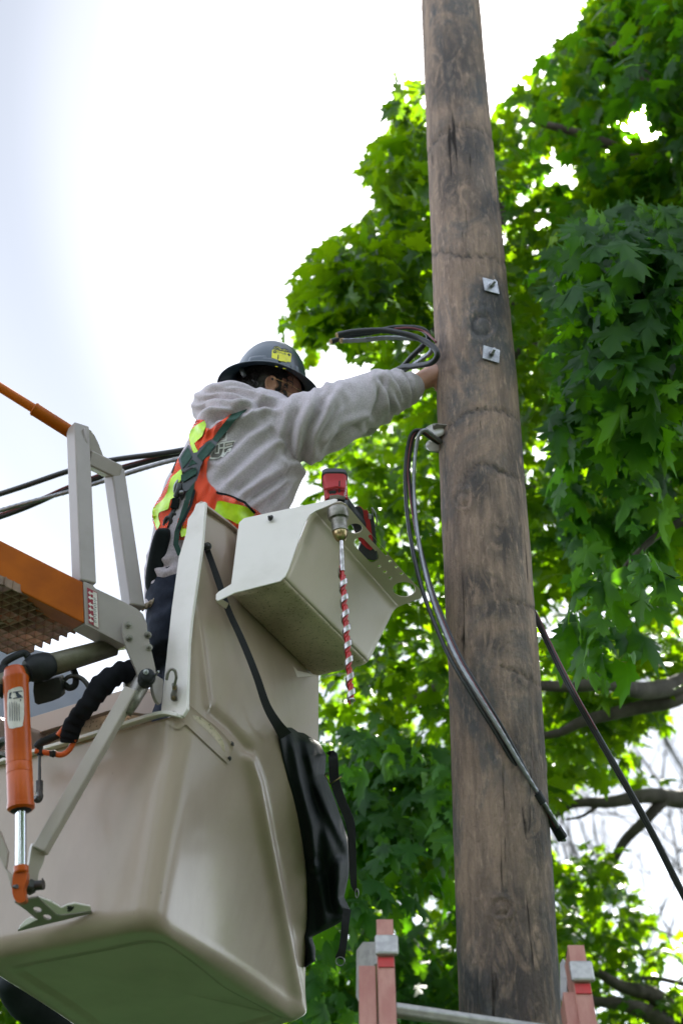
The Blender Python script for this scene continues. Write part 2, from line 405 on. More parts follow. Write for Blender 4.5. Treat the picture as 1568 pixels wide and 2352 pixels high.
M['brass'] = mat('worn_brass', (.50, .38, .20), .3, 1, col2=(.22, .17, .10), nscale=40)
M['ladder'] = mat('faded_red_fiberglass', (.50, .25, .20), .6, col2=(.40, .16, .13), nscale=25, stretch=(1, 1, .2), contrast=(.3, .7), bscale=120, bstr=.15)
M['ladder_red'] = mat('red_fiberglass', (.55, .03, .03), .55, col2=(.45, .04, .035), nscale=20)
M['alum'] = mat('ladder_aluminium', (.46, .45, .43), .48, .7, col2=(.35, .34, .33), nscale=40, bscale=150, bstr=.1)
M['grating'] = mat('tan_fiberglass_grating', (.25, .16, .10), .6, col2=(.16, .10, .065), nscale=20)
M['maroon'] = mat('maroon_label', (.24, .012, .03), .5)
M['label_w'] = mat('white_label', (.62, .59, .54), .5, col2=(.50, .46, .40), nscale=25)
M['porcelain'] = mat('grey_porcelain', (.50, .48, .45), .28, coat=.3)
M['panel'] = mat('blue_grey_liner', (.20, .23, .27), .5, col2=(.16, .19, .23), nscale=6, coat=.2)
M['bark'] = mat('tree_bark', (.055, .045, .036), .9, col2=(.10, .085, .07), nscale=10, stretch=(1, 1, .3), bscale=20, bstr=.6, bdist=.02)
M['twig'] = mat('bare_twig_bark', (.16, .15, .15), .9)
M['asphalt'] = mat('asphalt', (.05, .05, .05), .9, col2=(.07, .07, .068), nscale=3, bscale=60, bstr=.3)
M['concrete'] = mat('concrete', (.30, .29, .27), .9, col2=(.24, .23, .21), nscale=4)
M['grass'] = mat('shade_darkened_grass', (.007, .026, .007), .95, spec=.1, col2=(.012, .036, .009), nscale=2, bscale=30, bstr=.5)  # darker than real lawn: shade on the ground is put into the colour
# orange mesh: rows of small holes
m = mat('orange_mesh_cloth', (.92, .075, .006), .7); M['orange_mesh'] = m
t = m.node_tree; b = t.nodes['Principled BSDF']; tc = t.nodes.new('ShaderNodeTexCoord'); mp = t.nodes.new('ShaderNodeMapping'); mp.inputs['Scale'].default_value = (22, 22, 22); mp.inputs['Rotation'].default_value = (0, 0, .5)
vo = t.nodes.new('ShaderNodeTexVoronoi'); vo.inputs['Randomness'].default_value = 0.0; vo.inputs['Scale'].default_value = 1.0
vo.voronoi_dimensions = '2D'
t.links.new(tc.outputs['UV'], mp.inputs[0]); t.links.new(mp.outputs[0], vo.inputs['Vector'])
lt = t.nodes.new('ShaderNodeMath'); lt.operation = 'GREATER_THAN'; lt.inputs[1].default_value = .30; t.links.new(vo.outputs['Distance'], lt.inputs[0]); t.links.new(lt.outputs[0], b.inputs['Alpha'])
# fleece gets finer flecks; webbing gets ribs
def add_wave(m, scale, rot, strg, dist=.0015):
    t = m.node_tree; b = t.nodes['Principled BSDF']; tc = t.nodes.new('ShaderNodeTexCoord'); mp = t.nodes.new('ShaderNodeMapping')
    mp.inputs['Rotation'].default_value = (0, 0, rot); wv = t.nodes.new('ShaderNodeTexWave'); wv.inputs['Scale'].default_value = scale
    t.links.new(tc.outputs['UV'], mp.inputs[0]); t.links.new(mp.outputs[0], wv.inputs['Vector'])
    bp = t.nodes.new('ShaderNodeBump'); bp.inputs['Strength'].default_value = strg; bp.inputs['Distance'].default_value = dist
    t.links.new(wv.outputs['Fac'], bp.inputs['Height']); t.links.new(bp.outputs[0], b.inputs['Normal'])
add_wave(M['green_web'], 16, -.75, .9)

def leaf_mat(name, c1, c2, tr, rough=.42, tw=.5):
    m = bpy.data.materials.new(name); m.use_nodes = True; t = m.node_tree; N = t.nodes; L = t.links; N.clear()
    out = N.new('ShaderNodeOutputMaterial'); gi = N.new('ShaderNodeNewGeometry'); mx = N.new('ShaderNodeMix'); mx.data_type = 'RGBA'
    mx.inputs[6].default_value = (*c1, 1); mx.inputs[7].default_value = (*c2, 1); L.new(gi.outputs['Random Per Island'], mx.inputs[0])
    p = N.new('ShaderNodeBsdfPrincipled'); p.inputs['Roughness'].default_value = rough; L.new(mx.outputs[2], p.inputs['Base Color']); p.inputs['Specular IOR Level'].default_value = .28
    tl = N.new('ShaderNodeBsdfTranslucent'); m2 = N.new('ShaderNodeMix'); m2.data_type = 'RGBA'; m2.inputs[6].default_value = (*tr, 1); m2.inputs[7].default_value = (tr[0] * 1.5, tr[1] * 1.15, tr[2], 1)
    L.new(gi.outputs['Random Per Island'], m2.inputs[0]); L.new(m2.outputs[2], tl.inputs['Color'])
    ms = N.new('ShaderNodeMixShader'); ms.inputs[0].default_value = tw; L.new(p.outputs[0], ms.inputs[1]); L.new(tl.outputs[0], ms.inputs[2]); L.new(ms.outputs[0], out.inputs['Surface'])
    return m
M['leaf'] = leaf_mat('maple_leaf', (.010, .045, .004), (.022, .070, .006), (.16, .36, .002), tw=.46)
M['leaf_dark'] = leaf_mat('near_maple_leaf', (.014, .052, .012), (.024, .072, .018), (.11, .36, .004), tw=.42, rough=.58)

# ------------------------------------------------------------------ ground
def sheet(name, x0, x1, y0, y1, z, m, n=1):
    v = [(x0, y0, z), (x1, y0, z), (x1, y1, z), (x0, y1, z)]
    o = link(name, v, [(0, 1, 2, 3)], m); o['kind'] = 'structure'; return o
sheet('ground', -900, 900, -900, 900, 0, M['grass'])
sheet('road', -900, 900, -9, -1.5, .004, M['asphalt'])
v, f = beam((-200, -1.42, .05), (200, -1.42, .05), .15, .14, (0, 1, 0)); o = link('kerb', v, f, M['concrete'], bevel=.01); o['kind'] = 'structure'

# ================================================================== utility pole
PD = 3.69                                   # horizontal distance of the pole from the camera
def pole_d(y): u = (CY - y) / FPX; return PD / (math.cos(PITCH) - u * math.sin(PITCH))
ys_ = [-600, 0, 300, 870, 1200, 1500, 1900, 2352, 3400]
le_ = [936, 967, 978, 1000, 1013, 1026, 1040, 1056, 1085]
re_ = [1060, 1102, 1128, 1184, 1211, 1237, 1262, 1290, 1352]
NY, NA = 700, 112
pv = []; zs = []
for i in range(NY):
    y = -600 + (3400 + 600) * i / (NY - 1); l, r = np.interp(y, ys_, le_), np.interp(y, ys_, re_); d = pole_d(y)
    c = P((l + r) / 2, y, d); rad = (r - l) / 2 / FPX * d * .992; zs.append(c.z); pv.append((c, rad))
stain = []
knots = [(1105, 748, 19), (1062, 1146, 14), (1150, 2085, 15)]
rings = [[(978, 362), (990, 335), (1012, 308), (1041, 293), (1080, 292), (1122, 307), (1142, 330)], [(1018, 1000), (1035, 975), (1065, 950), (1103, 940), (1150, 942), (1192, 962)],
         [(1160, 1380), (1195, 1385), (1232, 1400)], [(1130, 1075), (1170, 1090), (1205, 1110)], [(990, 590), (1010, 575), (1060, 590), (1120, 588), (1165, 610)],
         [(1150, 1530), (1190, 1545), (1240, 1575)], [(1060, 1120), (1070, 1085), (1100, 1065), (1130, 1068), (1160, 1090)]]
blots = [(1103, 1345, 60, 44), (1095, 1360, 44, 34), (1080, 1340, 30, 40), (1140, 1395, 70, 30),  (1045, 150, 60, 90), (1060, 330, 70, 60), (1130, 1480, 40, 30), (1200, 1560, 35, 25), (1010, 190, 25, 60),
         (1040, 420, 45, 70), (1130, 470, 60, 40), (1190, 1720, 26, 90), (1165, 2050, 50, 25), (1190, 2250, 140, 240), (1170, 2340, 150, 120), (1240, 1700, 22, 160), (1200, 1050, 30, 120), (1090, 2300, 60, 120), (1140, 700, 40, 60), (1230, 1900, 30, 150), (1160, 1240, 40, 60), (1100, 1120, 40, 60), (1010, 800, 20, 30)]
verts = np.zeros((NY * NA, 3)); col = np.zeros(NY * NA)
for i, (c, rad) in enumerate(pv):
    for k in range(NA):
        g = 2 * math.pi * k / NA; dx, dy = math.cos(g), math.sin(g)
        n1 = noise.noise(V((dx * 1.3, dy * 1.3, c.z * .9))); n2 = noise.noise(V((dx * 9, dy * 9, c.z * 5))); n3 = noise.noise(V((dx * 22, dy * 22, c.z * 7 + 9)))
        n4 = noise.noise(V((dx * 6 + 4, dy * 6, c.z * 16)))
        rr = rad + n1 * .004 + n2 * .0016 + n3 * .0011 + max(0, n4 - .35) * .006
        verts[i * NA + k] = (c.x + dx * rr, c.y + dy * rr, c.z)
vx, vy = npx(verts); cc = np.repeat(np.array([tuple(c) for c, _ in pv]), NA, axis=0); out = verts - cc; out /= np.linalg.norm(out, axis=1)[:, None]
front = (out @ np.array(cF)) < 0.05
disp = np.zeros(len(verts))
for r_ in rings:
    dd = pldist(vx, vy + 3 * np.sin(vx * .3), r_); disp -= front * .0055 * np.exp(-(dd / 2.6) ** 2); col = np.maximum(col, front * .8 * np.exp(-(dd / 3.5) ** 2))
for (kx, ky, kr) in knots:
    q = np.hypot(vx - kx, (vy - ky) * 1.0) / kr
    disp += front * (.004 * np.exp(-(q / .8) ** 4) - .006 * np.exp(-((q - 1.15) / .18) ** 2) + .004 * np.exp(-((q - 1.7) / .5) ** 2))
    disp += front * .0022 * np.sin(q * 7) * np.exp(-(q / 2.6) ** 2) * (q > 1.3)
    kw_ = .85 if kr > 16 else .3
    col = np.maximum(col, front * kw_ * (.7 * np.exp(-((q - 1.15) / .22) ** 2) + .4 * (np.sin(q * 7 + 1) > .2) * np.exp(-(q / 2.4) ** 2)))
for (bx, by, a_, b_) in blots:
    q = np.hypot((vx - bx) / a_, (vy - by) / b_)
    nn = np.array([noise.noise(V((x * .06, y * .03, bx))) for x, y in zip(vx[::1], vy[::1])]) if False else 0
    col = np.maximum(col, front * .75 * np.clip(1.25 - q, 0, 1) ** .7)
verts = verts + out * disp[:, None]
pf = [(i * NA + k, i * NA + (k + 1) % NA, (i + 1) * NA + (k + 1) % NA, (i + 1) * NA + k) for i in range(NY - 1) for k in range(NA)]
pf += [tuple(range(NA)), tuple((NY - 1) * NA + k for k in range(NA))]
m = bpy.data.materials.new('weathered_pole_wood'); m.use_nodes = True; M['pole'] = m
t = m.node_tree; N = t.nodes; L = t.links; b = N['Principled BSDF']; b.inputs['Roughness'].default_value = .85; b.inputs['Specular IOR Level'].default_value = .25
tc = N.new('ShaderNodeTexCoord')
def nz(scale, st, det=8, dist=0.0):
    mp = N.new('ShaderNodeMapping'); L.new(tc.outputs['Object'], mp.inputs[0]); mp.inputs['Scale'].default_value = st
    n_ = N.new('ShaderNodeTexNoise'); n_.inputs['Scale'].default_value = scale; n_.inputs['Detail'].default_value = det; n_.inputs['Roughness'].default_value = .65; n_.inputs['Distortion'].default_value = dist
    L.new(mp.outputs[0], n_.inputs['Vector']); return n_.outputs[0]
def mr(src, lo, hi):
    r = N.new('ShaderNodeMapRange'); r.inputs[1].default_value = lo; r.inputs[2].default_value = hi; r.interpolation_type = 'SMOOTHSTEP'; L.new(src, r.inputs[0]); return r.outputs[0]
def mc(fac, a, bb):
    x = N.new('ShaderNodeMix'); x.data_type = 'RGBA'; L.new(fac, x.inputs[0])
    for s, q in ((6, a), (7, bb)):
        if isinstance(q, tuple): x.inputs[s].default_value = (*q, 1)
        else: L.new(q, x.inputs[s])
    return x.outputs[2]
def mth(op, a, b_):
    x = N.new('ShaderNodeMath'); x.operation = op
    for s, q in ((0, a), (1, b_)):
        if isinstance(q, float): x.inputs[s].default_value = q
        else: L.new(q, x.inputs[s])
    x.use_clamp = True
    return x.outputs[0]
base = mc(mr(nz(26, (1, 1, .12), 8, .5), .3, .7), (.36, .255, .19), (.18, .13, .105))
base = mc(mr(nz(5, (1, 1, .45), 6, .8), .46, .66), base, (.115, .108, .108))
base = mc(mr(nz(60, (1, 1, .3), 6), .5, .8), base, (.44, .32, .24))
at = N.new('ShaderNodeAttribute'); at.attribute_name = 'stain'
st = mth('MULTIPLY', at.outputs['Fac'], mr(nz(22, (1, 1, .35), 10, 1.6), .36, .54))
base = mc(st, base, (.05, .05, .054))
crack = mr(nz(30, (1, 1, .06), 10, .6), .31, .38)
base = mc(crack, (.03, .022, .018), base)
L.new(base, b.inputs['Base Color'])
bp = N.new('ShaderNodeBump'); bp.inputs['Strength'].default_value = 1.0; bp.inputs['Distance'].default_value = .010
hh = N.new('ShaderNodeMath'); hh.operation = 'ADD'; L.new(nz(38, (1, 1, .13), 10, .5), hh.inputs[0]); L.new(crack, hh.inputs[1])
h2 = N.new('ShaderNodeMath'); h2.operation = 'ADD'; L.new(hh.outputs[0], h2.inputs[0]); L.new(nz(90, (1, 1, .5), 6), h2.inputs[1])
L.new(h2.outputs[0], bp.inputs['Height']); L.new(bp.outputs[0], b.inputs['Normal'])
pole = thing('utility_pole', 'weathered brown wooden utility pole rising in front of the maple trees', 'utility pole', (pv[-1][0].x, PD, 0))
o = link('shaft', verts, pf, M['pole'], pole, smooth=True)
at_ = o.data.attributes.new('stain', 'FLOAT', 'POINT'); at_.data.foreach_set('value', col.astype(np.float32))
POLE = bvh(verts, pf)
def pole_pt(x, y, off=0.0):
    h = cast(POLE, x, y)
    if h is None: return P(x, y, pole_d(y))
    c = P(0, 0, 1) * 0; ax = P(float(np.interp(y, ys_, [(a + b) / 2 for a, b in zip(le_, re_)])), y, pole_d(y)); n = (h - ax); n.z = 0; n.normalize()
    return h + n * off
# square washers with bolts
for (x, y, rot) in ((1125, 659, .1), (1126, 816, -.12)):
    p = pole_pt(x, y); ax = P(float(np.interp(y, ys_, [(a + b_) / 2 for a, b_ in zip(le_, re_)])), y, pole_d(y)); n = (p - ax); n.z = 0; n.normalize()
    s = V((0, 0, 1)).cross(n); R_ = Matrix.Rotation(rot, 3, n); e1, e2 = R_ @ s, R_ @ V((0, 0, 1)); p = p + n * .002; h = .029
    mb = MB(); q = [p + e1 * a * h + e2 * b_ * h for a, b_ in ((-1, -1), (1, -1), (1, 1), (-1, 1))]
    mb.add(q + [z + n * .005 for z in q], [(0, 1, 2, 3), (7, 6, 5, 4), (0, 4, 5, 1), (1, 5, 6, 2), (2, 6, 7, 3), (3, 7, 4, 0)])
    wo = link('washer_plate', mb.v, mb.f, M['steel'], pole, bevel=.001)
    mb = MB(); mb.add(*lathe(p + n * .0052, n, [(0, .0095), (.009, .0095), (.0105, .0075)], 6)); mb.add(*tube([p + n * (.014 + .002 * k) for k in range(10)], .0052, 12, twist=None))
    for k in range(7): mb.add(*lathe(p + n * (.0165 + k * .0022), n, [(0, .0052), (.0008, .0058), (.0016, .0052)], 12))
    bo = link('bolt', mb.v, mb.f, M['steel'], None, autos=30, smooth=True); bo.parent = wo; bo.matrix_parent_inverse = wo.matrix_world.inverted()
    bo.matrix_parent_inverse = Matrix.Identity(4)
# knots' faces as round plugs are in the shaft; loose bark splinters on the right edge
mb = MB()
for k in range(46):
    yy = random.uniform(462, 548); xx = float(np.interp(yy, ys_, re_)) - random.uniform(0, 5); d = pole_d(yy) - random.uniform(-.03, .04)
    p = P(xx, yy, d); q = p + cR * random.uniform(.003, .018) + V((0, 0, 1)) * random.uniform(-.012, .012); r_ = q + cR * random.uniform(-.006, .01) + V((0, 0, 1)) * random.uniform(-.015, .012)
    mb.add(*tube(catmull([p - cR * .01, q, r_], 3), random.uniform(.0006, .0022), 5))
for k in range(60):
    yy = random.uniform(560, 1400); xx = float(np.interp(yy, ys_, re_)) - 2; p = P(xx, yy, pole_d(yy))
    mb.add(*tube([p - cR * .004, p + cR * random.uniform(.001, .006) + V((0, 0, 1)) * random.uniform(-.012, .012)], random.uniform(.0004, .0010), 4))
o = link('wood_fibres', mb.v, mb.f, M['bark'], pole); o['kind'] = 'stuff'
p = pole_pt(1128, 683, .001); mb = MB()
f3, n = plane3((1118, 676, pole_d(680) - .128), (1142, 676, pole_d(680) - .126), (1130, 710, pole_d(700) - .135))
v, f = extr([[(1118, 674), (1138, 676), (1144, 698), (1136, 706), (1128, 694)]], f3, n * .004); link('splinter', v, f, M['bark'], pole)
# spool insulator at the left of the pole
ins = MB(); pc = P(999, 1006, 4.58); ax = (cU * .75 - cF * .62 - cR * .1).normalized()
ins.add(*lathe(pc - ax * .038, ax, [(0, .014), (.002, .026), (.006, .032), (.012, .033), (.020, .024), (.028, .017), (.038, .015), (.048, .017), (.056, .024), (.064, .033), (.070, .032), (.074, .026), (.076, .014)], 36))
io = link('spool_insulator', ins.v, ins.f, M['porcelain'], pole, smooth=True, autos=50)
mb = MB(); mb.add(*cyl(pc - ax * .055, pc + ax * .055, .006)); mb.add(*beam(pc + ax * .046, pc + ax * .046 + V((.10, .02, 0)), .025, .004, ax)); mb.add(*beam(pc - ax * .046, pc - ax * .046 + V((.10, .02, 0)), .025, .004, ax))
link('insulator_bracket', mb.v, mb.f, M['worn_steel'], pole, bevel=.001)

# ================================================================== cables
def strand(pts, r, n=10, k=10, tw=None): return tube(catmull([P(*q) for q in pts], k), r, n, twist=tw)
sc_ = thing('service_cable', 'black overhead service cable from the left, its cut end looped back over the sleeve', 'cable', P(418, 1040, 5.0))
far = lambda x, y, d: (x, y, d)
def cabl(name, pts, r, m, n=10, k=10, tw=None, parent=sc_):
    v, f = strand(pts, r, n, k, tw); return link(name, v, f, m, parent, smooth=True)
cA = [(-2600, 1790, 6.5), (-1000, 1440, 5.6), (-300, 1225, 5.15), (0, 1135, 5.0), (155, 1083, 5.0), (252, 1058, 5.0), (418, 1034, 5.0), (640, 985, 5.05), (840, 900, 4.95), (915, 848, 4.8), (952, 841, 4.72), (990, 833, 4.63), (1004, 815, 4.6), (993, 796, 4.62), (961, 777, 4.66), (924, 766, 4.68), (878, 759, 4.7), (814, 762, 4.7), (776, 769, 4.7)]
cabl('black_conductor', cA, .0098, M['cable'], 12)
cB = [(-2600, 1850, 6.5), (-1000, 1500, 5.65), (-300, 1275, 5.2), (0, 1188, 5.05), (155, 1124, 5.03), (216, 1101, 5.03), (288, 1075, 5.03), (418, 1041, 5.03), (640, 1000, 5.08), (840, 910, 5.0), (915, 850, 4.86), (944, 820, 4.8), (972, 793, 4.76), (984, 775, 4.74), (975, 760, 4.74), (952, 753, 4.75), (906, 753, 4.76), (860, 762, 4.75), (800, 772, 4.75), (762, 784, 4.75)]
cabl('black_conductor', cB, .0092, M['cable'], 12)
cC = [(-2600, 1835, 6.5), (-1000, 1490, 5.6), (-300, 1265, 5.15), (0, 1173, 4.98), (155, 1130, 4.98), (238, 1105, 4.98), (407, 1055, 4.98), (640, 1010, 5.05), (840, 915, 4.98), (930, 850, 4.84), (968, 825, 4.74), (990, 806, 4.68), (985, 788, 4.68), (965, 779, 4.7), (933, 777, 4.72), (887, 776, 4.72), (832, 781, 4.72), (785, 783, 4.72)]
cabl('bare_conductor', cC, .0072, M['bare'], 16, 60, (6, .35, 7))
for pts_, r_ in (([(-300, 1268, 5.185), (0, 1181, 5.035), (155, 1117, 5.015), (216, 1094, 5.015), (288, 1068, 5.015), (418, 1035, 5.016)], .0036), ([(1001, 786, 4.65), (975, 762, 4.725), (940, 753, 4.735), (905, 755, 4.745)], .0035)):
    link('red_tracer', *strand(pts_, r_, 8), M['cable_red'], sc_, smooth=True)
for (x, y, d, dx) in ((775, 769.5, 4.7, .0), (761, 784, 4.75, 0), (784, 783, 4.72, 0)):
    mb = MB(); c = P(x, y, d); ax = (P(x - 10, y + 2, d - .01) - c).normalized(); mb.add(*cyl(c - ax * .01, c + ax * .002, .0055, n=10))
    for k in range(7):
        a = ax.orthogonal(); q = Matrix.Rotation(k * 1.047, 3, ax) @ a * (.0045 if k else 0); mb.add(*cyl(c + q - ax * .01, c + q + ax * .004, .0025, n=8))
    link('cut_wire_end', mb.v, mb.f, M['copper'], sc_)

hc = thing('hanging_cable', 'grey and black twisted cable drooping from the insulator down across the pole', 'cable', P(1005, 1012, 4.55))
hp = [(1012, 1018, 4.56), (990, 1003, 4.52), (968, 988, 4.50), (952, 998, 4.50), (943, 1030, 4.49), (938, 1078, 4.46), (937, 1130, 4.42), (942, 1200, 4.34), (955, 1280, 4.25), (975, 1360, 4.14), (1003, 1435, 4.05), (1040, 1515, 3.965), (1090, 1597, 3.90), (1140, 1675, 3.86), (1190, 1758, 3.835), (1235, 1832, 3.83), (1270, 1890, 3.84), (1291, 1930, 3.86)]
def offs(pts, fx, fd): return [(x + fx(i / (len(pts) - 1)), y, d + fd(i / (len(pts) - 1))) for i, (x, y, d) in enumerate(pts)]
cabl('bare_conductor', offs(hp, lambda t: 5 + 8 * math.sin(3.14 * min(1, t / .8)) * (t < .8), lambda t: -.006), .0058, M['bare'], 16, 60, (6, .35, 7), hc)
cabl('black_conductor', offs(hp, lambda t: -6 - 2 * math.sin(9 * t), lambda t: 0.004), .0062, M['cable'], 12, 10, None, hc)
cabl('black_conductor', offs(hp, lambda t: 0 + (20 * math.sin(3.14 * max(0, min(1, (t - .3) / .62)))), lambda t: .010), .0062, M['cable'], 12, 10, None, hc)
cabl('red_tracer', offs(hp, lambda t: -2 - 1 * math.sin(9 * t) + (18 * math.sin(3.14 * max(0, min(1, (t - .3) / .62)))), lambda t: .002), .0028, M['cable_red'], 8, 10, None, hc)
link('tape_wrap', *strand([(1229, 1822, 3.825), (1243, 1845, 3.825)], .0155, 14), M['rubber'], hc)
mb = MB(); mb.add(*strand([(1278, 1900, 3.84), (1293, 1922, 3.85)], .012, 8))
for k in range(7): mb.add(*strand([(1280 + k, 1905, 3.85), (1291 + k * .6, 1928 + random.uniform(-4, 8), 3.86)], .0028, 6))
link('frayed_end', mb.v, mb.f, M['rubber'], hc)
gc = thing('ground_wire_cable', 'black and red cable sloping away from the right side of the pole', 'cable', P(1228, 1405, 4.1))
gp = [(1190, 1360, 4.55), (1216, 1392, 4.40), (1234, 1420, 4.28), (1262, 1480, 4.14), (1312, 1580, 4.02), (1368, 1680, 3.97), (1438, 1802, 3.9), (1500, 1915, 3.85), (1568, 2050, 3.8), (1700, 2300, 3.7), (2000, 2800, 3.5)]
cabl('black_conductor', gp, .0068, M['cable'], 12, 10, None, gc)
cabl('black_conductor', [(x - 5, y + 2, d + .006) for x, y, d in gp], .006, M['cable'], 12, 10, None, gc)
cabl('red_tracer', [(x + 2, y - 3, d - .006) for x, y, d in gp[:6]], .0018, M['cable_red'], 8, 10, None, gc)

# ================================================================== ladder
lad = thing('extension_ladder', 'faded red fibreglass extension ladder leaning against the foot of the pole', 'ladder', (.2, 2.2, 0))
ldir = (V((0, 3.50, 3.0)) - V((0, 2.35, 0))).normalized()      # lean
def lad_rail(xc, ytop, d, w2):
    top = P(xc, ytop, d); L_ = top.z / ldir.z; return top, top - ldir * L_
for (x0, yt, sgn) in ((883, 2113, -1), (1321, 2172, 1)):
    top, bot = lad_rail(x0, yt, 3.44, 0); nrm = ldir.cross(cR).normalized()      # front normal
    if nrm.dot(cF) > 0: nrm = -nrm
    # fly rail: channel with web and two flanges
    mb = MB(); W = .040; Dp = .075
    a, b_ = top, bot + ldir * .25
    mb.add(*beam(a - nrm * 0, b_, .006, W, nrm)); mb.add(*beam(a - nrm * (Dp / 2) - cR * (W / 2 - .003) * 1, b_ - nrm * (Dp / 2) - cR * (W / 2 - .003), Dp - .008, .005, nrm))
    mb.add(*beam(a - nrm * Dp, b_ - nrm * Dp, .006, W, nrm))
    link('rail', mb.v, mb.f, M['ladder'], lad, bevel=.0015)
    # base rail beside and behind it, shorter
    off = -cR * (.044 if sgn < 0 else .026) + nrm * -.012; mb = MB(); t2 = top - ldir * .125
    mb.add(*beam(t2 + off, bot + off, .006, W, nrm)); mb.add(*beam(t2 + off - nrm * (Dp / 2) - cR * (W / 2 - .003), bot + off - nrm * (Dp / 2) - cR * (W / 2 - .003), Dp - .008, .005, nrm))
    link('rail', mb.v, mb.f, M['ladder'], lad, bevel=.0015)
    # metal guide bracket
    g0 = top - ldir * .055; g1 = top - ldir * .112; mb = MB()
    mb.add(*beam(g0 + nrm * .012 + cR * .002, g1 + nrm * .012 + cR * .002, .012, W + .016, nrm))
    sp_ = [(817, 2182), (832, 2163), (864, 2163), (866, 2213), (853, 2222), (838, 2262), (824, 2304), (816, 2290)] if sgn < 0 else [(1283, 2214), (1291, 2200), (1301, 2214), (1301, 2280), (1296, 2286), (1289, 2302), (1284, 2290)]
    fq, nq = plane3((sp_[0][0], sp_[0][1], 3.50), (sp_[3][0], sp_[3][1], 3.415), (sp_[-1][0], sp_[-1][1], 3.42)); link('guide_side', *extr([sp_], fq, nq * .006), M['alum'], lad, bevel=.003)
    link('guide_bracket', mb.v, mb.f, M['alum'], lad, bevel=.006)
    mb = MB(); mb.add(*beam(g1 + nrm * .0045 - ldir * .002, g1 + nrm * .0045 - ldir * .028, .004, W * .92, nrm)); link('red_band', mb.v, mb.f, M['ladder_red'], lad)
tl, bl = lad_rail(883, 2113, 3.44, 0); trr, br = lad_rail(1321, 2172, 3.44, 0)
for k in range(11):
    a = tl - ldir * (.232 + .305 * k) + cR * .02; b_ = trr - ldir * (.232 + .305 * k) - cR * .02
    if a.z < .2: break
    nrm2 = ldir.cross(cR).normalized(); nrm2 = -nrm2 if nrm2.dot(cF) > 0 else nrm2
    mb = MB(); mb.add(*tube([a - nrm2 * .03, b_ - nrm2 * .03], .0165, 28, twist=(22, .12, 0))); link('rung', mb.v, mb.f, M['alum'], lad, smooth=True, autos=20)

# ================================================================== bucket
bk = thing('aerial_lift_bucket', 'beige fibreglass lift bucket the lineworker stands in, seen from below', 'lift bucket', P(300, 1900, 3.8))
def W3(q): return P(*q)
# corner tracks C0 (left), C1 (near), C2 (facet), C3 (right), C4 (far) ; t = 0 at the high top, 1 at the bottom
tr = {
 0: [(0, (-25, 1290, 4.45)), (.41, (-60, 1768, 4.05)), (1, (-75, 2185, 3.72))],
 1: [(0, (449, 1158, 4.105)), (.41, (408, 1648, 3.765)), (1, (352, 2100, 3.46))],
 2: [(0, (520, 1205, 4.16)), (.2, (545, 1400, 4.05)), (.33, (598, 1586, 3.98)), (.48, (643, 1700, 3.98)), (.65, (690, 1870, 4.05)), (.8, (706, 2050, 4.17)), (1, (694, 2350, 4.27))],
 3: [(0, (745, 1400, 4.62)), (.3, (737, 1560, 4.50)), (.5, (735, 1700, 4.42)), (.8, (712, 2060, 4.27)), (1, (697, 2354, 4.31))],
 4: [(0, (330, 1480, 4.95)), (1, (300, 2440, 4.56))]}
def cor(k, t):
    if 0.05 < t < .97 and k:
        e = min(.05, t, 1 - t); return (cor_(k, t - e) + cor_(k, t - e / 2) * 2 + cor_(k, t) * 2 + cor_(k, t + e / 2) * 2 + cor_(k, t + e)) / 8
    return cor_(k, t)
def cor_(k, t):
    ks = tr[k]; ts = [a for a, _ in ks]; return W3([float(np.interp(t, ts, [q[j] for _, q in ks])) for j in range(3)])
RAD = {0: .07, 1: .075, 2: .012, 3: .03, 4: .08}
def ring(t, shrink=0):
    c = [cor(k, t) for k in range(5)]; out = []; rt = {k: (r if k != 1 else .03 + .06 * t) for k, r in RAD.items()}
    segs = []
    for k in range(5):
        p, q, r = c[k - 1], c[k], c[(k + 1) % 5]; a = (p - q).normalized(); b_ = (r - q).normalized()
        la = min(rt[k], (p - q).length * .42); lb = min(rt[k], (r - q).length * .42)
        A, B = q + a * la, q + b_ * lb; segs.append([A * (1 - s) ** 2 + q * 2 * s * (1 - s) + B * s * s for s in [i / 8 for i in range(9)]])
    NS = [46, 60, 26, 20, 20]                # points along the side after corner k
    for k in range(5):
        out += segs[k]; a = segs[k][-1]; b_ = segs[(k + 1) % 5][0]
        for i in range(1, NS[k]): out.append(a.lerp(b_, i / NS[k]))
    if shrink:
        ce = sum(out, V()) / len(out); out = [ce + (p - ce) * (1 - shrink) for p in out]
    return out
NT = 110; rows = []; tlist = []
dn = (cor(1, 1) - cor(1, .9)).normalized()
for i in range(NT): tlist.append(.97 * i / (NT - 1))
for t_ in tlist: rows.append(ring(t_))
rl = ring(.97); ce = sum(rl, V()) / len(rl)
upv = -((cor(1, 1) - cor(1, .5)).normalized() + (cor(3, 1) - cor(3, .5)).normalized() * .5 + V((0, 0, -1))).normalized()
R0 = .05
for j in range(1, 9):
    a = j / 8 * math.pi / 2
    rows.append([p + ((ce - p) - upv * (ce - p).dot(upv)).normalized() * R0 * (1 - math.cos(a)) - upv * R0 * math.sin(a) for p in rl])
last = rows[-1]; cb = sum(last, V()) / len(last)
for s in (.08, .13, .16, .19, .22, .4, .7): rows.append([p.lerp(cb, s) + (upv * .007 if .15 < s else V()) for p in last])
M_ = len(rows[0]); bv = [p for r in rows for p in r]; bf = []
iC0C1 = range(0, 9 + 45 + 5)                 # ring indices from C0 to the middle of corner C1
low_rows = int(.41 / .97 * (NT - 1))
backlow = int(.30 / .97 * (NT - 1))
i4 = 9 * 5 + 45 + 59 + 25 + 19 + 19          # ~end
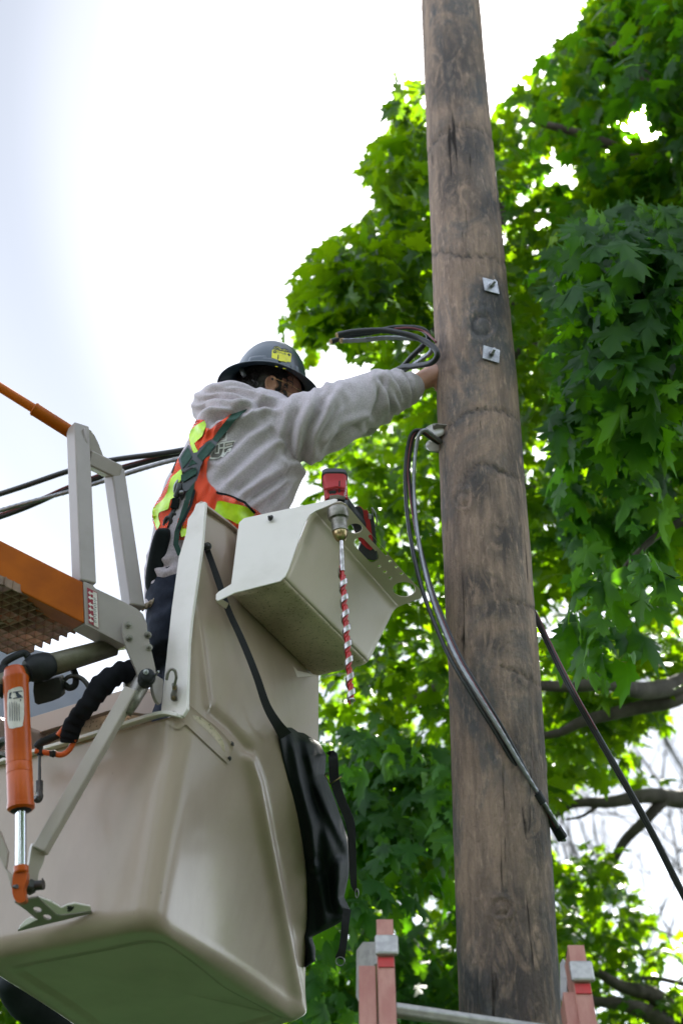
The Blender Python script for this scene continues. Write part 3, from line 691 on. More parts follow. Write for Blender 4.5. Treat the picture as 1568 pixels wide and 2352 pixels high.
for i in range(len(rows) - 1):
    for k in range(M_):
        if i < low_rows and k < 58: continue                       # entry side is cut low
        if i < backlow and k >= M_ - 22: continue
        if i < int(.12 / .97 * (NT - 1)) and k > 9 * 3 + 45 + 59: continue
        bf.append((i * M_ + k, i * M_ + (k + 1) % M_, (i + 1) * M_ + (k + 1) % M_, (i + 1) * M_ + k))
bv.append(cb + upv * .007); c_i = len(bv) - 1; i = len(rows) - 1
for k in range(M_): bf.append((i * M_ + k, i * M_ + (k + 1) % M_, c_i))
bv = np.array([tuple(p) for p in bv]); used = np.zeros(len(bv), bool)
for q in bf: used[list(q)] = True
idx = np.cumsum(used) - 1; bf = [tuple(int(idx[a]) for a in q) for q in bf]; bv = bv[used]
bx_, by_ = npx(bv); vn = vnorm(bv, bf); cen = bv.mean(axis=0); s = np.sign(((bv - cen) * vn).sum(axis=1)); 
if np.median(s) < 0: vn = -vn
fr = (vn @ np.array(cF)) < .1
def bump(pl, amp, wd): 
    global bv
    d_ = pldist(bx_, by_, pl); bv = bv + vn * (fr * amp * np.exp(-(d_ / wd) ** 2))[:, None]
# embossed ridge and groove on the right face
bump([(449, 1400), (462, 1480), (478, 1625)], .006, 7)
bump([(486, 1636), (525, 1670), (570, 1722)], -.010, 11)
bump([(572, 1745), (590, 1800), (640, 2060), (690, 2320)], .014, 13)
side = np.clip((pldist(bx_, by_, [(572, 1745), (590, 1800), (640, 2060), (690, 2320)])) / 60, 0, 1)
# shallow soft dents in the left face
bump([(150, 1760), (330, 1715)], -.012, 40)
bo = link('bucket_body', bv, bf, M['fiberglass'], bk, smooth=True)
sm = bo.modifiers.new('thick', 'SOLIDIFY'); sm.thickness = .009; sm.offset = -1
BK = bvh(bv, bf)
# white flange post up the near corner
fl = [(472, 1152), (463, 1153), (450, 1157), (444, 1174), (431, 1193), (427, 1225), (410, 1281), (394, 1398), (381, 1520), (369, 1637), (400, 1634), (419, 1645), (430, 1628), (430, 1600), (434, 1478), (440, 1420), (447, 1373), (464, 1254)]
fa = ((472, 1152, 4.095), (369, 1637, 3.80), (430, 1628, 3.76))
plate('corner_flange', fl, fa, .012, M['white_paint'], bk, bevel=.003)
# near rim lip
pts = [P(-75, 1776, 4.05), P(0, 1751, 4.0), P(176, 1700, 3.90), P(288, 1665, 3.84), P(372, 1640, 3.785), P(414, 1644, 3.755)]
v, f = ribbon(catmull(pts, 6), .030, .010, V((.1, -.25, 1)).normalized()); link('rim_lip', v, f, M['white_paint'], bk, bevel=.002)
# right face top rim and far rims
pts = [cor(1, 0) + V((.01, 0, 0)), cor(2, 0), cor(3, 0)]
v, f = ribbon([q + V((0, 0, .004)) for q in pts], .022, .008, V((0, 0, 1))); link('rim_lip', v, f, M['fiberglass'], bk, bevel=.002)
fb = ((0, 1665, 4.42), (300, 1580, 4.42), (90, 1683, 4.38))
plate('far_rim', [(-60, 1688), (0, 1667), (79, 1645), (180, 1614), (299, 1580), (372, 1600), (372, 1640), (330, 1640), (259, 1630), (86, 1684), (0, 1706), (-60, 1725)], fb, .02, M['fiberglass'], bk)
plate('inner_wall', [(-80, 1690), (372, 1612), (440, 1640), (440, 1950), (-80, 1950)], ((0, 1700, 4.40), (372, 1612, 4.44), (100, 1900, 4.33)), .01, M['fiberglass_dirty'], bk)
# blue-grey liner wall standing behind the far rim
plate('liner_panel', [(-200, 1560), (-80, 1500), (60, 1488), (120, 1500), (173, 1543), (196, 1556), (216, 1577), (240, 1592), (240, 1690), (130, 1760), (-200, 1860)], ((0, 1600, 4.62), (200, 1600, 4.62), (100, 1740, 4.5)), .012, M['panel'], bk)
# reinforcement plate and crescent slot
pl_ = smooth2([(381, 1655), (392, 1668), (407, 1675), (417, 1671), (426, 1665), (436, 1672), (478, 1712), (520, 1750), (526, 1748), (536, 1716), (528, 1702), (496, 1668), (462, 1642), (440, 1622), (428, 1612), (400, 1630)], 3)
f3h = patch('gusset_plate', pl_, BK, .005, .004, M['fiberglass'], bk, 6)
patch('plate_slot', smooth2([(443, 1644), (456, 1646), (478, 1660), (500, 1682), (513, 1704), (517, 1724), (513, 1724), (500, 1704), (478, 1680), (460, 1664), (446, 1652)], 3), BK, .0055, .002, M['fiberglass_dirty'], bk, 4)
mb = PL()
def bolt_on(tree, x, y, r, mbx, tilt=V((.55, -.7, -.2))):
    h = cast(tree, x, y)
    if h: mbx.bolt(h - cF * .004, tilt, r)
for (x, y) in ((532, 1709), (526, 1741), (428, 1602), (427, 1633)): bolt_on(BK, x, y, .0052 if y > 1650 else .0035, mb)
link_each('bolt', mb, M['dark_metal'], bk)
# rope hook on the flange
mb = MB(); mb.add(*strand([(383, 1562, 3.775), (386, 1546, 3.775), (393, 1537, 3.775), (402, 1541, 3.775), (405, 1556, 3.775), (401, 1574, 3.78)], .0042, 10)); f3, n = plane3((395, 1572, 3.80), (408, 1572, 3.795), (400, 1610, 3.78))
mb.add(*extr([smooth2([(395, 1570), (404, 1570), (407, 1580), (405, 1592), (406, 1608), (394, 1609), (392, 1595), (396, 1584)], 3)], f3, n * .006))
hk = link('hook', mb.v, mb.f, M['worn_steel'], bk, smooth=True, autos=40)
mb = PL(); mb.bolt(P(401, 1580, 3.785), -cF, .004); mb.bolt(P(399, 1603, 3.78), -cF, .004); link_each('bolt', mb, M['brass'], hk)
# foot bracket at the bucket's lower edge
fo = ((32, 2072, 3.52), (211, 2094, 3.52), (86, 2114, 3.56))
plate('foot_bracket', [[(32, 2072), (60, 2066), (88, 2062), (110, 2082), (131, 2101), (141, 2103), (211, 2094), (211, 2099), (42, 2140), (41, 2136), (86, 2114), (60, 2092)], circ(86, 2090, 9.5, 6, rot=.3), circ(109, 2107, 9.5, 5.5, rot=.3)],
      ((32, 2072, 3.50), (211, 2096, 3.56), (42, 2139, 3.60)), .006, M['grey_paint'], bk)
plate('foot_flange', [(88, 2060), (120, 2072), (142, 2085), (155, 2079), (173, 2075), (208, 2082), (211, 2093), (141, 2102), (131, 2100)], ((88, 2060, 3.49), (208, 2082, 3.55), (141, 2102, 3.54)), .006, M['white_paint'], bk)
plate('foot_flange', [(86, 2113), (70, 2106), (58, 2113), (46, 2126), (43, 2135)], ((86, 2113, 3.55), (70, 2106, 3.56), (43, 2135, 3.58)), .006, M['white_paint'], bk)
mb = MB(); hexbolt(mb, P(163, 2085, 3.54), V((-.5, -.8, .2)), .0075); link('bolt', mb.v, mb.f, M['dark_metal'], bk)

# ================================================================== tool tray
ty = thing('tool_tray', 'off-white hanging tool tray with punched holes in its lip, clipped to the bucket', 'tool tray', P(620, 1300, 4.05))
A0, B0, C0, D0 = (785, 1150, 4.12), (712, 1181, 4.08), (652, 1333, 3.95), (532, 1364, 4.0)
A1, B1, C1, D1 = (967, 1366, 4.53), (904, 1398, 4.50), (843, 1524, 4.35), (723, 1552, 4.42)
def rp(a, b_, c, r, n=5):      # rounded bend b between a and c
    a, b_, c = V(a), V(b_), V(c); p = b_ + (a - b_).normalized() * r; q = b_ + (c - b_).normalized() * r
    return [p * (1 - s) ** 2 + b_ * 2 * s * (1 - s) + q * s * s for s in [i / n for i in range(n + 1)]]
def prof(A, B, C_, D): A, B, C_, D = P(*A), P(*B), P(*C_), P(*D); return rp(A, B, C_, .018) + rp(B, C_, D, .024) + [D]
p0, p1 = prof(A0, B0, C0, D0), prof(A1, B1, C1, D1); n0 = len(p0)
back0, back1 = P(547, 1216, 4.15), P(738, 1395, 4.58)
p0.append(back0); p1.append(back1); n0 += 1
def panel(name, i0, i1, m, th=.004, NX=24):
    v = []; 
    for s in range(NX + 1):
        for i in range(i0, i1 + 1): v.append(p0[i].lerp(p1[i], s / NX))
    k = i1 - i0 + 1; f = [(s * k + i, s * k + i + 1, (s + 1) * k + i + 1, (s + 1) * k + i) for s in range(NX) for i in range(k - 1)]
    o = link(name, v, f, m, ty, smooth=True, autos=40); sm = o.modifiers.new('t', 'SOLIDIFY'); sm.thickness = th; sm.offset = 0; return o
panel('front_panel', 0, 8, M['tray_paint']); panel('bottom_panel', 8, 12, M['fiberglass_dirty']); panel('back_panel', 12, 13, M['tray_paint'])
# near end cap (bright) and far end cap
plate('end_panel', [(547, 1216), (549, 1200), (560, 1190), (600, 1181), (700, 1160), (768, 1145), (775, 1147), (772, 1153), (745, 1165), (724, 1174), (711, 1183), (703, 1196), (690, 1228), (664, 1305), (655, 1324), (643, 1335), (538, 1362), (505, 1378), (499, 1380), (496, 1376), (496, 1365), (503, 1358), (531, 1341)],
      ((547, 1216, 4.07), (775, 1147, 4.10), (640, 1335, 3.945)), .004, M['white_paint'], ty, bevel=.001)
plate('hanger_lip', [(496, 1377), (505, 1373), (531, 1389), (531, 1397), (520, 1399), (500, 1385)], ((496, 1377, 3.96), (531, 1389, 4.0), (520, 1399, 3.99)), .004, M['tray_paint'], ty)
v = [q for q in p1] ; link('end_panel', [q + (p0[0] - p1[0]).normalized() * .003 for q in v], [tuple(range(len(v)))], M['tray_paint'], ty)
# lip shelf with its holes
f3, n = plane3(A0, A1, (705, 1184, 4.08))
shelf = [(716, 1179), (745, 1165), (772, 1154), (783, 1153), (795, 1158), (830, 1200), (880, 1260), (930, 1318), (962, 1351), (969, 1366), (966, 1374), (930, 1387), (906, 1398)]
holes = [circ(815, 1214, 17, 11.5, 24), capsule(824, 1247, 859, 1279, 15), capsule(850, 1232, 888, 1273, 4.2), circ(928, 1354, 26, 17, 30, rot=.05)] + [circ(x, y, 4, 3.2, 12) for x, y in ((896, 1289), (910, 1303), (922, 1318), (871, 1301), (884, 1314), (896, 1328))]
holes[1] = [(x, y) for x, y in capsule(826, 1247, 856, 1279, 13, 8)]
holes.append(circ(775, 1186, 21, 13, 24))
v, f = extr([shelf] + holes, f3, n * .004); link('shelf_lip', v, f, M['tray_paint'], ty, bevel=.0008, seg=1)
plate('support_bracket', [(655, 1520), (664, 1520), (684, 1540), (723, 1549), (736, 1552), (680, 1556), (668, 1542)], ((655, 1520, 4.27), (736, 1552, 4.40), (680, 1556, 4.3)), .006, M['tray_paint'], ty)
mb = MB(); hexbolt(mb, P(622, 1190, 4.075), V((-.6, -.8, 0)), .0062); link('rivet', mb.v, mb.f, M['dark_metal'], ty)

# ================================================================== drill with auger bit
dr = thing('cordless_drill', 'red and black cordless drill standing nose-down in the tray lip', 'drill', P(775, 1190, 4.13))
S_ = 4.16 / FPX
def pblock(name, loop, d, th, m, parent, bevel=.003, tilt=0, n_=None):
    f3, n = plane3((0, 0, d + tilt), (100, 0, d + tilt), (0, 100, d + tilt * .96)); v, f = extr([loop], lambda x, y: P(x, y, d), (n_ or cF) * th); return link(name, v, f, m, parent, bevel=bevel)
# motor housing: tapered hex-like body
def hull(name, secs, m, parent, n=24, bevel=0):
    """stacked super-elliptic sections: (x,y,d, rx(m), ry(m))"""
    v = []; f = []
    for (x, y, d, rx, ry) in secs:
        c = P(x, y, d)
        for k in range(n):
            g = 2 * math.pi * (k + .5) / n; cx_, sy_ = math.cos(g), math.sin(g); q = (abs(cx_) ** 5 + abs(sy_) ** 5) ** -.2
            v.append(c + cR * (rx * cx_ * q) + V((0, 1, 0)) * (ry * sy_ * q))
    for i in range(len(secs) - 1):
        for k in range(n): f.append((i * n + k, i * n + (k + 1) % n, (i + 1) * n + (k + 1) % n, (i + 1) * n + k))
    f += [tuple(range(n)), tuple((len(secs) - 1) * n + k for k in range(n))]
    return link(name, v, f, m, parent, smooth=True, autos=35)
hs = hull('motor_housing', [(768, 1100, 4.23, .036, .034), (769, 1112, 4.22, .036, .034), (770, 1122, 4.21, .034, .033), (771, 1128, 4.20, .035, .034), (772, 1147, 4.18, .034, .034), (773, 1156, 4.17, .033, .032)], M['red_plastic'], dr)
hull('end_cap', [(767, 1087, 4.245, .026, .024), (767, 1091, 4.24, .036, .034), (768, 1100, 4.23, .039, .037), (768, 1104, 4.23, .039, .037)], M['black_plastic'], dr)
hull('gear_collar', [(773, 1148, 4.185, .034, .035), (774, 1160, 4.175, .032, .032), (775, 1172, 4.16, .028, .03)], M['black_plastic'], dr)
pblock('vent', [(755, 1128), (771, 1126), (772, 1137), (756, 1138)], 4.150, .012, M['black_plastic'], dr, .001)
pblock('housing_trim', [(757, 1138), (776, 1136), (792, 1140), (792, 1148), (776, 1146), (756, 1148)], 4.138, .01, M['worn_steel'], dr, .001)
pblock('housing_rib', [(744, 1122), (772, 1116), (793, 1120), (793, 1124), (772, 1121), (744, 1127)], 4.150, .01, M['red_plastic'], dr, .001)
pblock('grip_ring', [(778, 1104), (781, 1104), (780, 1146), (777, 1146)], 4.152, .01, M['black_plastic'], dr, .0005)
# chuck and auger hang through the lip
c0 = P(775, 1168, 4.10); c1 = P(783, 1243, 4.05); ax = (c1 - c0).normalized(); Lc = (c1 - c0).length
k_ = 3267 / 4.08; pf_ = [(0, .026), (.004, .030), (.02, .031), (.030, .029), (.034, .023), (.048, .0225), (.060, .0225), (.062, .0235), (.068, .0235), (.070, .0215), (.074, .0225), (.086, .018), (.094, .012), (.096, .0065)]
scale_ = Lc / .096; ch = link('chuck', *lathe(c0, ax, [(h * scale_, r) for h, r in pf_[:9]], 36), M['worn_steel'], dr, smooth=True, autos=35)
q = link('chuck_nose', *lathe(c0, ax, [(h * scale_, r) for h, r in pf_[8:]], 36), M['brass'], dr, smooth=True, autos=35)
e0 = P(783, 1240, 4.05); e1 = P(786, 1312, 4.0); e2 = P(808, 1622, 3.78)
mb = MB(); mb.add(*tube([e0, e0.lerp(e1, .3)], .0058, 6)); mb.add(*tube([e0.lerp(e1, .3), e0.lerp(e1, .75), e1], [.0065, .0068, .008], 16)); bt = link('auger_bit', mb.v, mb.f, M['auger_steel'], dr, smooth=True, autos=30)
dax = (e2 - e1).normalized(); a1 = dax.orthogonal().normalized(); b1 = dax.cross(a1); LL = (e2 - e1).length - .02
mb = MB(); mb.add(*tube([e1, e2 - dax * .02], .0052, 12)); q = link('auger_core', mb.v, mb.f, M['auger_red']); q.parent = bt
def helix(rad_in, rad_out, h0, thick, turns, n=24):
    v, f = [], []; tot = int(turns * n)
    for i in range(tot + 1):
        g = 2 * math.pi * i / n; z = LL * i / tot; d = a1 * math.cos(g) + b1 * math.sin(g); c = e1 + dax * z
        hw = thick / 2
        for r, o in ((rad_in, -hw), (rad_out, -hw), (rad_out, hw), (rad_in, hw)): v.append(c + d * r + dax * o)
    for i in range(tot):
        for k in range(4): f.append((i * 4 + k, i * 4 + (k + 1) % 4, i * 4 + 4 + (k + 1) % 4, i * 4 + 4 + k))
    return v, f
TURN = 8.2
v, f = helix(.0045, .0124, 0, .016, TURN); q = link('auger_flight', v, f, M['auger_steel'], smooth=True, autos=30); q.parent = bt
v, f = helix(.004, .0082, 0, .034, TURN); q = link('auger_flute_paint', v, f, M['auger_red'], smooth=True, autos=30); q.parent = bt; 
for i_, vv in enumerate(q.data.vertices): pass
mb = MB(); mb.add(*lathe(e2 - dax * .02, dax, [(0, .010), (.004, .011), (.008, .006), (.013, .003), (.019, .0006)], 16)); q = link('screw_tip', mb.v, mb.f, M['auger_steel'], smooth=True, autos=30); q.parent = bt
# handle and battery behind the lip
hp_ = [P(782, 1150, 4.24), P(800, 1172, 4.27), P(822, 1200, 4.30), P(835, 1222, 4.34)]
v, f = tube(catmull(hp_, 6), [.024, .022, .021, .024], 16); link('handle', v, f, M['black_plastic'], dr, smooth=True)
pblock('battery_foot', smooth2([(812, 1170), (826, 1163), (836, 1172), (846, 1178), (856, 1260), (832, 1250), (812, 1215)], 3), 4.30, .07, M['red_plastic'], dr, .003)
pblock('grip_base', smooth2([(808, 1172), (822, 1163), (833, 1172), (835, 1200), (832, 1235), (812, 1216)], 3), 4.29, .06, M['black_plastic'], dr, .003)
pblock('battery', [(845, 1180), (858, 1184), (863, 1230), (867, 1284), (858, 1288), (838, 1284), (822, 1262), (830, 1240), (842, 1215)], 4.31, .07, M['black_plastic'], dr, .003)
pblock('release_tab', [(836, 1232), (846, 1238), (852, 1256), (846, 1260), (838, 1250)], 4.30, .01, M['red_plastic'], dr, .001)
pblock('rail', [(843, 1180), (852, 1180), (853, 1192), (844, 1193)], 4.30, .03, M['steel'], dr, .001)
mb = MB(); mb.add(*tube(catmull([P(854, 1166, 4.33), P(862, 1180, 4.33), P(865, 1205, 4.33), P(860, 1206, 4.34), P(856, 1186, 4.34), P(854, 1166, 4.33)], 6), .0022, 8)); link('belt_clip', mb.v, mb.f, M['steel'], dr, smooth=True)

# ================================================================== bag hanging on the bucket
bag = thing('canvas_tool_bag', 'black vinyl tool bag strapped to the right side of the bucket', 'bag', P(720, 1900, 4.25))
L_e = [(1671, 650), (1683, 638), (1740, 646), (1794, 660), (1869, 680), (1994, 692), (2069, 694), (2144, 692), (2190, 700), (2222, 700)]
R_e = [(1671, 676), (1686, 702), (1708, 735), (1736, 749), (1778, 746), (1833, 767), (1889, 787), (1931, 800), (1981, 802), (2014, 800), (2060, 790), (2089, 804), (2108, 799), (2127, 767), (2152, 716), (2175, 724), (2207, 725), (2222, 701)]
NYb, NXb = 110, 44; fv, bvk = [], []
for i in range(NYb + 1):
    y = 1671 + (2222 - 1671) * i / NYb; l = np.interp(y, [a for a, _ in L_e], [b_ for _, b_ in L_e]); r = np.interp(y, [a for a, _ in R_e], [b_ for _, b_ in R_e]); r = max(r, l + 1)
    for k in range(NXb + 1):
        s = k / NXb; x = l + (r - l) * s; dth = math.sqrt(max(0, 1 - (2 * s - 1) ** 2))
        fold = .5 * math.sin((x - l) * .085 + y * .004 + 1.2 * noise.noise(V((x * .01, y * .006, 3)))) + .9 * noise.noise(V((x * .022, y * .0075, 1)))
        crease = 0
        for pl2, am in (([(670, 1680), (690, 1790), (715, 1900), (722, 1990)], .022), ([(700, 1700), (725, 1800), (765, 1880), (795, 1940)], .020), ([(722, 1990), (740, 2060), (745, 2120)], .015), ([(780, 1985), (775, 2060), (782, 2080)], .02)):
            q = pldist(np.array([x]), np.array([y]), pl2)[0]; crease += am * math.exp(-(q / 10) ** 2) - am * .7 * math.exp(-((q - 20) / 11) ** 2)
        dl = float(np.interp(y, [1671, 1794, 1869, 1994, 2069, 2222], [3.97, 4.02, 4.06, 4.17, 4.24, 4.26])); d0 = dl + (4.25 - dl) * s; th = (.045 + .03 * math.sin(math.pi * i / NYb)) * dth
        fv.append(P(x, y, d0 - th - (fold * .012 + crease) * dth)); bvk.append(P(x, y, d0 + th * .5))
K = NXb + 1; v = fv + bvk; n_ = len(fv); f = []
for i in range(NYb):
    for k in range(NXb):
        a = i * K + k; f.append((a, a + 1, a + K + 1, a + K)); f.append((n_ + a, n_ + a + K, n_ + a + K + 1, n_ + a + 1))
for i in range(NYb):
    for a in (i * K, i * K + NXb): f.append((a, a + K, n_ + a + K, n_ + a))
for k in range(NXb):
    for a in (k, NYb * K + k): f.append((a, a + 1, n_ + a + 1, n_ + a))
link('bag_body', v, f, M['bag'], bag, smooth=True)
def strap(name, pts, w_, th, m, parent, nrm=None, k=6):
    v, f = ribbon(catmull([P(*q) for q in pts], k), [z / FPX * pts[0][2] for z in (w_ if isinstance(w_, (list, tuple)) else [w_])] if isinstance(w_, (list, tuple)) else w_ / FPX * pts[0][2], th, nrm or -cF); return link(name, v, f, m, parent, smooth=True, autos=40)
strap('shoulder_strap', [(476, 1262, 4.06), (500, 1330, 4.02), (524, 1400, 3.99), (558, 1475, 3.955), (588, 1550, 3.93), (612, 1620, 3.92), (636, 1662, 3.92), (656, 1690, 3.94)], [13, 15, 14, 15, 16, 18, 22, 30], .003, M['strap'], bag)
strap('side_strap', [(758, 1736, 4.2), (764, 1736, 4.16), (766, 1760, 4.15), (768, 1792, 4.15), (784, 1840, 4.14), (804, 1890, 4.13), (808, 1945, 4.12), (810, 1990, 4.11), (812, 2030, 4.1), (818, 2050, 4.1)], [22, 22, 22, 22, 21, 20, 18, 17, 14, 6], .003, M['strap'], bag)
strap('side_strap', [(797, 2088, 4.12), (793, 2120, 4.1), (790, 2150, 4.09), (786, 2180, 4.08), (780, 2202, 4.08)], [18, 18, 16, 17, 22], .003, M['strap'], bag)
mb = MB(); mb.add(*strand([(758, 1801, 4.14), (772, 1792, 4.135), (783, 1784, 4.14)], .0022, 8)); mb.add(*strand([(746, 1780, 4.15), (756, 1796, 4.145), (760, 1800, 4.14)], .0018, 8)); mb.add(*strand([(746, 1780, 4.15), (752, 1775, 4.145)], .0018, 8))
link('buckle', mb.v, mb.f, M['brass'], bag, smooth=True)
def ringt(x, y, d, r, wr, sq=1.0):
    c = P(x, y, d); return tube([c + cR * (math.cos(a) * r * sq) + cU * (math.sin(a) * r) for a in [2 * math.pi * i / 24 for i in range(24)]], wr, 8, closed=True)
mb = MB(); mb.add(*ringt(781, 2208, 4.07, .0125, .0016)); link('d_ring', mb.v, mb.f, M['steel'], bag, smooth=True)
mb = MB(); mb.add(*ringt(819, 2052, 4.09, .013, .0016, .35)); link('d_ring', mb.v, mb.f, M['steel'], bag, smooth=True)
mb = MB(); hexbolt(mb, P(476, 1256, 4.055), V((-.2, -.9, -.1)), .009); link('strap_bolt', mb.v, mb.f, M['dark_metal'], bag)
# second dark bag under the far left of the bucket
b2 = link('cloth_pouch', *tube(catmull([P(20, 2240, 4.75), P(60, 2290, 4.8), P(130, 2335, 4.85), P(230, 2360, 4.9)], 6), [.05, .07, .07, .05], 18), M['black_cloth'], smooth=True)
tag(b2, 'dark cloth pouch hanging under the far lower edge of the bucket', 'pouch')
for vtx in b2.data.vertices:
    vtx.co += V((noise.noise(vtx.co * 9), noise.noise(vtx.co * 9 + V((5, 0, 0))), noise.noise(vtx.co * 9 + V((0, 5, 0))))) * .015

# ================================================================== boom end, levelling cylinder and frame
bo_ = thing('lift_boom', 'orange and grey boom end with its frame, hoses and levelling cylinder at the left', 'lift boom', P(190, 1420, 3.9))
# orange beam (box) : front face follows the photo, runs on up and out to the left
f3, n = plane3((0, 1288, 3.86), (192, 1385, 3.86), (100, 1200, 3.95))
o = link('orange_beam', *extr([[(-1500, 482), (0, 1240), (192, 1337), (195, 1432), (-1500, 583)][0:5]], f3, P(167, 1445, 3.97) - P(194, 1430, 3.86)), M['orange_paint'], bo_, bevel=.004)
bd = P(167, 1445, 3.97) - P(194, 1430, 3.86)
o = link('grey_end_box', *extr([[(192, 1335), (214, 1344), (220, 1351), (281, 1380), (313, 1397), (329, 1410), (338, 1432), (341, 1475), (289, 1483), (196, 1434)]], f3, bd), M['grey_paint'], bo_, bevel=.004)
# warning label with arrows
f3l = lambda x, y: f3(x, y) - cF * .0035
o = link('arrow_label', *extr([[(201, 1349), (224, 1361), (228, 1443), (205, 1430)]], f3l, cF * .003), M['maroon'], bo_)
o2 = link('label_margin', *extr([[(214.5, 1358), (223.5, 1362), (227.5, 1442), (217, 1436)]], lambda x, y: f3(x, y) - cF * .0042, cF * .0006), M['label_w']); o2.parent = o
for k, yy in enumerate((1361, 1372, 1387, 1398, 1413, 1424)):
    ar = [(203 + k * .4, yy - 1), (208.5 + k * .4, yy - 4), (208.5 + k * .4, yy - 1), (215, yy + 2), (215, yy + 5), (208.5 + k * .4, yy + 3), (209 + k * .4, yy + 6)]
    a_ = link('arrow', *extr([ar], lambda x, y: f3(x, y) - cF * .0042, cF * .0006), M['label_w']); a_.parent = o
mb = MB()
for k in range(14):
    y0 = 1372 + k * 4.2; mb.add(*extr([[(216 + (k % 3), y0), (221 + (k % 2) * 2, y0 + 2), (221 + (k % 2) * 2, y0 + 3.4), (216 + (k % 3), y0 + 1.6)]], lambda x, y: f3(x, y) - cF * .0047, cF * .0004))
a_ = link('small_print', mb.v, mb.f, M['ink']); a_.parent = o
# posts (square tube, edge towards us)
dg_ = (cR + cF * 1.0).normalized()
def post(name, a, b_, s, m=M['grey_paint'], ref=dg_, bev=.005):
    v, f = beam(P(*a), P(*b_), s, s, ref); return link(name, v, f, m, bo_, bevel=bev, seg=3)
post('frame_post', (179, 983, 4.19), (194, 1345, 3.92), .050)
post('frame_post', (262, 1082, 4.26), (308, 1400, 4.0), .048)
# cross tube and gusset
post('frame_crossbar', (196, 1051, 4.16), (268, 1086, 4.25), .046, ref=cU)
plate('gusset', [(189, 980), (203, 984), (212, 990), (219, 1000), (227, 1016), (240, 1050), (214, 1050), (194, 1046)], ((189, 982, 4.17), (240, 1049, 4.19), (194, 1046, 4.15)), .010, M['grey_paint'], bo_, bevel=.003)
mb = MB(); mb.add(*tube([P(196, 986, 4.165), P(199, 1042, 4.145)], .006, 8)); link('weld_bead', mb.v, mb.f, M['grey_paint'], bo_, smooth=True)
# orange rod and sleeve
link('orange_rod', *cyl(P(-700, 452, 4.2), P(84, 942, 4.2), .0140, n=24), M['orange_paint'], bo_, smooth=True, autos=40)
link('rod_sleeve', *lathe(P(78, 939, 4.2), (P(168, 996, 4.2) - P(78, 939, 4.2)), [(0, .0145), (0, .020), (.004, .0215), (.008, .020), (.135, .0195), (.137, .018)], 28), M['orange_paint'], bo_, smooth=True, autos=40)
# pivot plate with bolts
pp = ((300, 1420, 3.84), (340, 1460, 3.83), (330, 1540, 3.78))
plate('pivot_plate', smooth2([(282, 1450), (283, 1428), (292, 1416), (310, 1412), (326, 1421), (337, 1446), (347, 1490), (357, 1535), (357, 1565), (325, 1565), (312, 1535), (297, 1502), (287, 1474)], 4), pp, .014, M['worn_grey'] if 'worn_grey' in M else M['grey_paint'], bo_, bevel=.002)
fpp, npp = plane3(*pp); mb = PL()
for (x, y) in ((295, 1436), (297, 1466), (340, 1459), (342, 1487)): mb.bolt(fpp(x, y), -npp, .0068)
link_each('bolt', mb, M['worn_steel'], bo_)
cpt = P(338, 1555, 3.75); pax = -npp
link('pivot_pin_cap', *lathe(cpt + pax * -.03, pax, [(0, .021), (.022, .023), (.03, .023), (.034, .019), (.046, .018), (.050, .012)], 28), M['rubber'], bo_, smooth=True, autos=40)
mb = MB(); mb.add(*cyl(cpt + pax * .01 + cR * .02, cpt + pax * .04 + cR * .024, .003, n=10)); hexbolt(mb, cpt + pax * .02 + cU * .006 - cR * .006, pax, .005); link('grease_stud', mb.v, mb.f, M['steel'], bo_)
plate('side_plate', smooth2([(358, 1552), (372, 1558), (376, 1566), (372, 1612), (364, 1614), (355, 1598), (350, 1570)], 3), ((358, 1552, 3.83), (376, 1566, 3.84), (364, 1614, 3.79)), .012, M['grey_paint'], bo_)
# knuckle under the pivot
mb = MB(); mb.add(*tube(catmull([P(330, 1560, 3.80), P(318, 1582, 3.78), P(304, 1612, 3.75), P(290, 1640, 3.735)], 5), [.024, .024, .020, .014], 14)); mb.add(*ell(P(300, 1572, 3.86), (.02, .02, .024)))
link('knuckle', mb.v, mb.f, M['worn_steel'], bo_, smooth=True)
# diagonal strut : angle section, wide lit face + dark return face
sa, sb = P(303, 1586, 3.76), P(92, 1955, 3.535); stx = (sb - sa).normalized()
e1 = (cR * .85 - cF * .5); e1 = (e1 - stx * e1.dot(stx)).normalized(); e2 = stx.cross(e1)
v, f = beam(sa, sb, .036, .036, (cR * .30 + cF * .95)); link('diagonal_strut', v, f, M['strut'] if 'strut' in M else M['white_dull'] if 'white_dull' in M else M['grey_light'], bo_, bevel=.004)
plate('strut_eye', smooth2([(77, 1937), (104, 1952), (101, 1980), (92, 2000), (88, 2020), (86, 2042), (76, 2054), (62, 2052), (54, 2038), (56, 2018), (66, 1994)], 4), ((77, 1940, 3.53), (103, 1960, 3.54), (70, 2040, 3.50)), .016, M['grey_light'], bo_, bevel=.002)
c = P(72, 2034, 3.49); ax = V((.35, -.9, .1)).normalized(); mb = MB(); mb.add(*lathe(c - ax * .02, ax, [(0, .017), (.012, .017), (.016, .013), (.03, .013), (.032, .010)], 6)); mb.add(*cyl(c + cR * .012, c + cR * .03 + ax * .004, .012)); mb.add(*cyl(c + cR * .028 + cU * .005, c + cR * .028 + cU * .018, .002))
link('lower_pin', mb.v, mb.f, M['dark_metal'], bo_)
